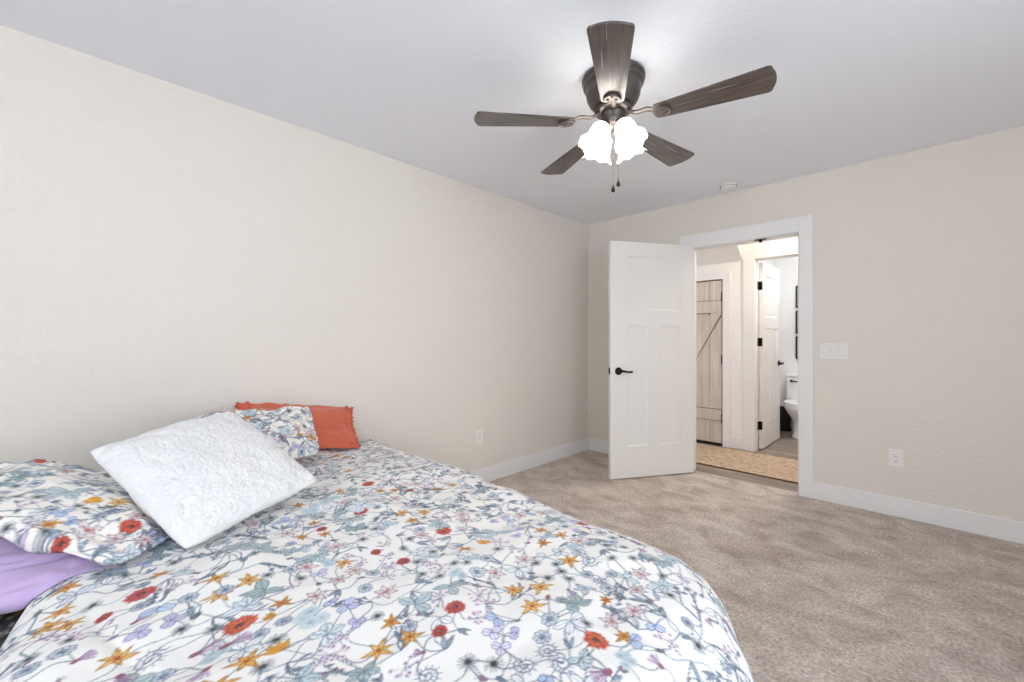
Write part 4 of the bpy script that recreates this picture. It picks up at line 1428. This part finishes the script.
BASE = (228, 226, 223)
pr = Print(-2.55, 0.15, -0.2, 1.5, 0.0017, BASE, 11)
pr.scatter(11000, 0.0245, [(c[0], c[1], r) for _, c, r, _ in HERO], -2.55, 0.13, -0.18, 1.46)
for kind, c, r, tone in HERO:
    pr.draw(kind, c, r, tone)
col = pr.sample(uf, vf)
nu, nv = len(tt_), len(vv_)
comf = grid_object('comforter', comforter_pos(uf, vf), nu, nv, M['print'], None, col)
tag(comf, 'white comforter printed with orange, red and blue flowers spread over the bed', 'comforter')


# ------------------------------------------------------------------ pillows
def pillow_grid(W, Hh, T, n, bow=0.10, power=0.42, seed=0, wr=0.012, tuft=None, sag=0.0, fine=0.0, flange=0.0, corner=0.0, rnd=0.0):
    """closed cushion: returns points, faces, local (x, y) of each point. Local x: width, y: height, z: thickness."""
    t = np.linspace(-1, 1, n)
    t = np.sign(t) * (1 - (1 - np.abs(t)) ** 1.25) if n > 20 else t
    A, B = np.meshgrid(t, t)
    a, b = A.ravel(), B.ravel()
    x = W / 2 * a * (1 - bow * (1 - b * b) * a * a)
    y = Hh / 2 * b * (1 - bow * (1 - a * a) * b * b)
    rc = 1 - rnd * np.abs(a * b) ** 5
    x, y = x * rc, y * rc
    fa, fb = np.clip(np.abs(a) * (1 + flange), 0, 1), np.clip(np.abs(b) * (1 + flange), 0, 1)
    th = T / 2 * ((1 - fa ** 2.2) * (1 - fb ** 2.2)).clip(0) ** power
    edge = np.clip(1 - th / (T / 2), 0, 1)
    th = np.maximum(th, 0.0)
    P = []
    for s in (1, -1):
        w = wr * (0.6 * vnoise(a * 3 + 9, b * 3 + s, seed) + 0.5 * vnoise(a * 7 + 2, b * 6 + s * 3, seed + 1) * (0.3 + edge))
        rad = np.sin(np.arctan2(b, a) * 11 + 5 * vnoise(a * 2, b * 2, seed + 2)) * wr * 0.7 * edge * np.clip(th / 0.01, 0, 1)
        z = s * th + (w + rad) * np.clip(th / (0.3 * T / 2), 0, 1) * s
        if fine:
            z = z + s * fine * np.clip(th / (0.25 * T / 2), 0.2, 1) * (vnoise(x * 140, y * 140, seed + 5) + 0.8 * vnoise(x * 260, y * 260, seed + 6))
        z = z + 0.5 * wr * vnoise(a * 2.5 + 4, b * 2.5 + 4, seed + 7) - sag * (a * a + b * b) * 0.5
        if corner:
            z = z + corner * (np.abs(a * b)) ** 3
        P.append(np.stack([x, y, z], 1))
    return np.concatenate(P), n, np.concatenate([x, x]), np.concatenate([y, y])


def pillow_object(name, m, grid, colors=None, parent=None):
    co, n, px, py = grid
    idx = np.arange(n * n).reshape(n, n)
    q = np.stack([idx[:-1, :-1], idx[:-1, 1:], idx[1:, 1:], idx[1:, :-1]], -1).reshape(-1, 4)
    q2 = q[:, ::-1] + n * n
    rim = np.concatenate([idx[0, :], idx[1:, -1], idx[-1, -2::-1], idx[-2:0:-1, 0]])
    r2 = np.roll(rim, -1)
    side = np.stack([rim, rim + n * n, r2 + n * n, r2], 1)
    # rim points of both faces pulled a little apart so the seam has body
    co = co.copy()
    co[rim, 2] += 0.002
    co[rim + n * n, 2] -= 0.002
    faces = np.concatenate([q2, side])
    return grid_object(name, co, n, n, m, parent, colors, extra_faces=faces)


def comforter_top(x, y):
    """height of the comforter or the bare sheet under points of the bed"""
    v = y.copy()
    for _ in range(3):
        v = y + 0.16 * (x + 1.57) * np.clip((0.35 - v) / 0.43, 0, 1)
    ok = (x > head_edge(v)) & (v > V0) & (x < -0.3)
    z = np.full(len(x), MT + 0.001)
    if ok.any():
        z[ok] = np.maximum(comforter_pos(x[ok], v[ok])[:, 2], MT)
    return z


def world_pts(mtx, co):
    A = np.array(mtx)
    return co @ A[:3, :3].T + A[:3, 3]


def settle(mtx, co, on=(), under=(), gap=0.004, wall=True):
    """presses a cushion flat where it lies on the bed, on another cushion, under one, or against the wall"""
    w = world_pts(mtx, co)
    for m2, W2, H2, T2, pw in on:
        q = world_pts(m2.inverted(), w)
        a, b = np.abs(q[:, 0]) / (W2 / 2), np.abs(q[:, 1]) / (H2 / 2)
        t = T2 / 2 * ((1 - np.clip(a, 0, 1) ** 2.2) * (1 - np.clip(b, 0, 1) ** 2.2)) ** pw + 0.020
        hit = (a < 1.02) & (b < 1.02) & (q[:, 2] < t + gap)
        q[:, 2] = np.where(hit, t + gap, q[:, 2])
        w = world_pts(m2, q)
    for m2, W2, H2, T2, pw in under:
        q = world_pts(m2.inverted(), w)
        a, b = np.abs(q[:, 0]) / (W2 / 2), np.abs(q[:, 1]) / (H2 / 2)
        t = T2 / 2 * ((1 - np.clip(a, 0, 1) ** 2.2) * (1 - np.clip(b, 0, 1) ** 2.2)) ** pw + 0.010
        hit = (a < 1) & (b < 1) & (q[:, 2] > -t - gap)
        q[:, 2] = np.where(hit, -t - gap + 0.1 * np.minimum(co[:, 2], 0), q[:, 2])
        w = world_pts(m2, q)
    w[:, 2] = np.maximum(w[:, 2], comforter_top(w[:, 0], w[:, 1]) + gap + 0.05 * np.maximum(co[:, 2], 0))
    if wall:
        w[:, 0] = np.maximum(w[:, 0], XL + 0.004)
    return world_pts(mtx.inverted(), w)


def shear(co, k):
    co = np.array(co, float)
    co[:, 0] += k * co[:, 1]
    return co


def place(o, c, eul):
    o.location = c
    o.rotation_euler = eul


def basis(c, xaxis, yaxis):
    """matrix with local x along xaxis and local y as near yaxis as can be"""
    X = Vector(xaxis).normalized()
    Z = X.cross(Vector(yaxis)).normalized()
    Y = Z.cross(X)
    return Matrix(((X.x, Y.x, Z.x, c[0]), (X.y, Y.y, Z.y, c[1]), (X.z, Y.z, Z.z, c[2]), (0, 0, 0, 1)))


# white boucle cushion
WB = (0.442, 0.520, 0.15, 0.5)
g = pillow_grid(WB[0], WB[1], WB[2], 150, 0.040, WB[3], 21, 0.007, fine=0.0026, rnd=0.05)
wm = Matrix.LocRotScale(Vector((-1.684, 0.297, 0.768)), Euler((0.452, -0.131, 1.915)), None)
g = (settle(wm, g[0]),) + g[1:]
wp = pillow_object('throw_pillow', M['boucle'], g)
wp.matrix_world = wm
tag(wp, 'white boucle throw pillow leaning on the flowered pillows', 'pillow')
white = (wm,) + WB


def sham_print(w, h, seed, heroes, base=(231, 227, 221)):
    p = Print(-w / 2 - .02, w / 2 + .02, -h / 2 - .02, h / 2 + .02, 0.0017, base, seed)
    p.scatter(1800, 0.023, [(x, y, r) for _, x, y, r, _ in heroes], -w / 2, w / 2, -h / 2, h / 2)
    for k, x, y, r, t in heroes:
        p.draw(k, (x, y), r, t)
    return p


# orange pillow against the wall, ruffled ends
W, Hh, SH = 0.60, 0.36, 0.20
om = basis((-2.405, 0.815, 0.724), (0.0, 0.988, -0.153), (-0.25, 0.06, 0.15))
g = pillow_grid(W, Hh, 0.10, 60, 0.06, 0.5, 31, 0.012)
op = thing('ruffled_pillow', 'rust orange ruffled pillow leaning on the wall behind the flowered pillow', 'pillow')
op.matrix_world = om
pillow_object('pillow_body', M['orange'], (settle(om, shear(g[0], SH)),) + g[1:], parent=op)
for s in (-1, 1):
    rp = []
    n = 120
    rr = random.Random(3 + s)
    for k in range(n):
        t = k / (n - 1)
        y = -Hh / 2 + Hh * t
        bow = 1 - 0.06 * (1 - (2 * t - 1) ** 2)
        f = math.sin(k * 1.25) * 0.013 + math.sin(k * 0.53 + 1) * 0.006
        for j, q in enumerate((0.0, 0.35, 0.7, 1.0)):
            rp.append((s * (W / 2 * bow - 0.012 + 0.030 * q + rr.uniform(-.006, .006) * q), y + rr.uniform(-.003, .003) * q, f * q + (0.004 if j == 0 else 0)))
    grid_object('ruffle', settle(om, shear(rp, SH)), 4, n, M['orange'], op)
    hp = []
    n = 80
    for k in range(n):
        t = k / (n - 1); y = -Hh / 2 * 0.92 + Hh * 0.92 * t
        bow = 1 - 0.06 * (1 - (2 * t - 1) ** 2)
        for j, (q, zz) in enumerate(((0, 0.008), (0.006, 0.026 + 0.006 * math.sin(k * 1.9)), (0.014, 0.024 + 0.006 * math.sin(k * 1.9 + 1)), (0.020, 0.004))):
            hp.append((s * (W / 2 * bow - 0.045 + q * 1.4), y, zz))
    grid_object('ruffle_header', settle(om, shear(hp, SH)), 4, n, M['orange'], op)

# lavender pillow
LV = (0.66, 0.50, 0.105, 0.42)
n = 120
co, n, gx, gy = pillow_grid(LV[0], LV[1], LV[2], n, 0.05, LV[3], 71, 0.014, rnd=0.06)
a = gx / 0.33
b = gy / 0.25
sgn = np.concatenate([np.ones(n * n), -np.ones(n * n)])
amp = np.clip(1 - np.abs(b), 0, 1) ** 0.3
cre = np.zeros_like(a)
for off, sl_, dep, wd in ((-0.60, 0.20, 0.017, 0.030), (-0.28, -0.22, 0.011, 0.05), (-0.90, 0.02, 0.005, 0.03), (0.2, 0.2, 0.012, 0.07)):
    cre -= dep * np.exp(-((b - off - sl_ * a - 0.10 * vnoise(a * 3, b * 0 + off * 7, 80)) / wd) ** 2)
    cre += 0.5 * dep * np.exp(-((b - off - 2.2 * wd - sl_ * a - 0.10 * vnoise(a * 3, b * 0 + off * 7, 80)) / (1.4 * wd)) ** 2)
co[:, 2] += sgn * cre * amp
lm = basis((-1.715, -0.243, 0.602), (0.04, 1, 0.0), (-1, 0.04, 0.03))
lp = pillow_object('lavender_pillow', M['purple'], (settle(lm, co), n, gx, gy))
lp.matrix_world = lm
tag(lp, 'lavender purple pillow at the near edge of the bed', 'pillow')
lavender = (lm,) + LV

# far flowered sham, leaning on the orange pillow
W, Hh = 0.58, 0.37
sp = sham_print(W, Hh, 44, [('lily', -0.07, 0.12, 0.024, 3), ('lily', 0.04, 0.13, 0.022, 0), ('lily', -0.01, 0.075, 0.022, 3), ('lily', 0.20, -0.07, 0.022, 0), ('lily', 0.25, -0.09, 0.024, 0),
                            ('cluster', 0.15, -0.05, 0.038, 0), ('eye', 0.12, 0.13, 0.018, 0), ('fuzzy', 0.17, 0.11, 0.018, 0), ('eye', 0.21, 0.08, 0.018, 0), ('bundle', 0.19, 0.02, 0.03, 0)])
sm = basis((-2.175, 0.520, 0.748), (0.06, 0.995, 0.0), (-0.30, 0.05, 0.17))
g = pillow_grid(W, Hh, 0.13, 130, 0.03, 0.5, 51, 0.020, rnd=0.10)
s2 = pillow_object('flowered_pillow', M['print'], (settle(sm, shear(g[0], 0.12), under=[white]),) + g[1:], sp.sample(g[2], g[3]))
s2.matrix_world = sm
tag(s2, 'flowered pillow between the white pillow and the orange pillow', 'pillow', 'flowered pillows at the head of the bed')

# near flowered sham, lying on the lavender pillow
W, Hh = 0.66, 0.40
sp = sham_print(W, Hh, 47, [('lily', 0.13, -0.01, 0.028, 1), ('trumpet', 0.07, -0.02, 0.022, 0), ('zinnia', 0.235, -0.075, 0.026, 0), ('cluster', 0.00, -0.03, 0.05, 0), ('pansy', 0.08, -0.11, 0.022, 0),
                            ('sprig', -0.05, 0.06, 0.036, 0), ('lily', 0.0, 0.17, 0.020, 1), ('lineart', 0.17, -0.13, 0.036, 0), ('cluster', 0.17, 0.17, 0.04, 0), ('lineart', 0.24, -0.12, 0.024, 0)])
sm = basis((-1.765, -0.020, 0.714), (0.70, 0.67, -0.25), (-0.66, 0.72, -0.03))
g = pillow_grid(W, Hh, 0.09, 130, 0.03, 0.5, 61, 0.013, rnd=0.05)
s1 = pillow_object('flowered_pillow', M['print'], (settle(sm, g[0], on=[lavender], under=[white]),) + g[1:], sp.sample(g[2], g[3]))
s1.matrix_world = sm
tag(s1, 'flowered pillow lying on the lavender pillow at the near side', 'pillow', 'flowered pillows at the head of the bed')
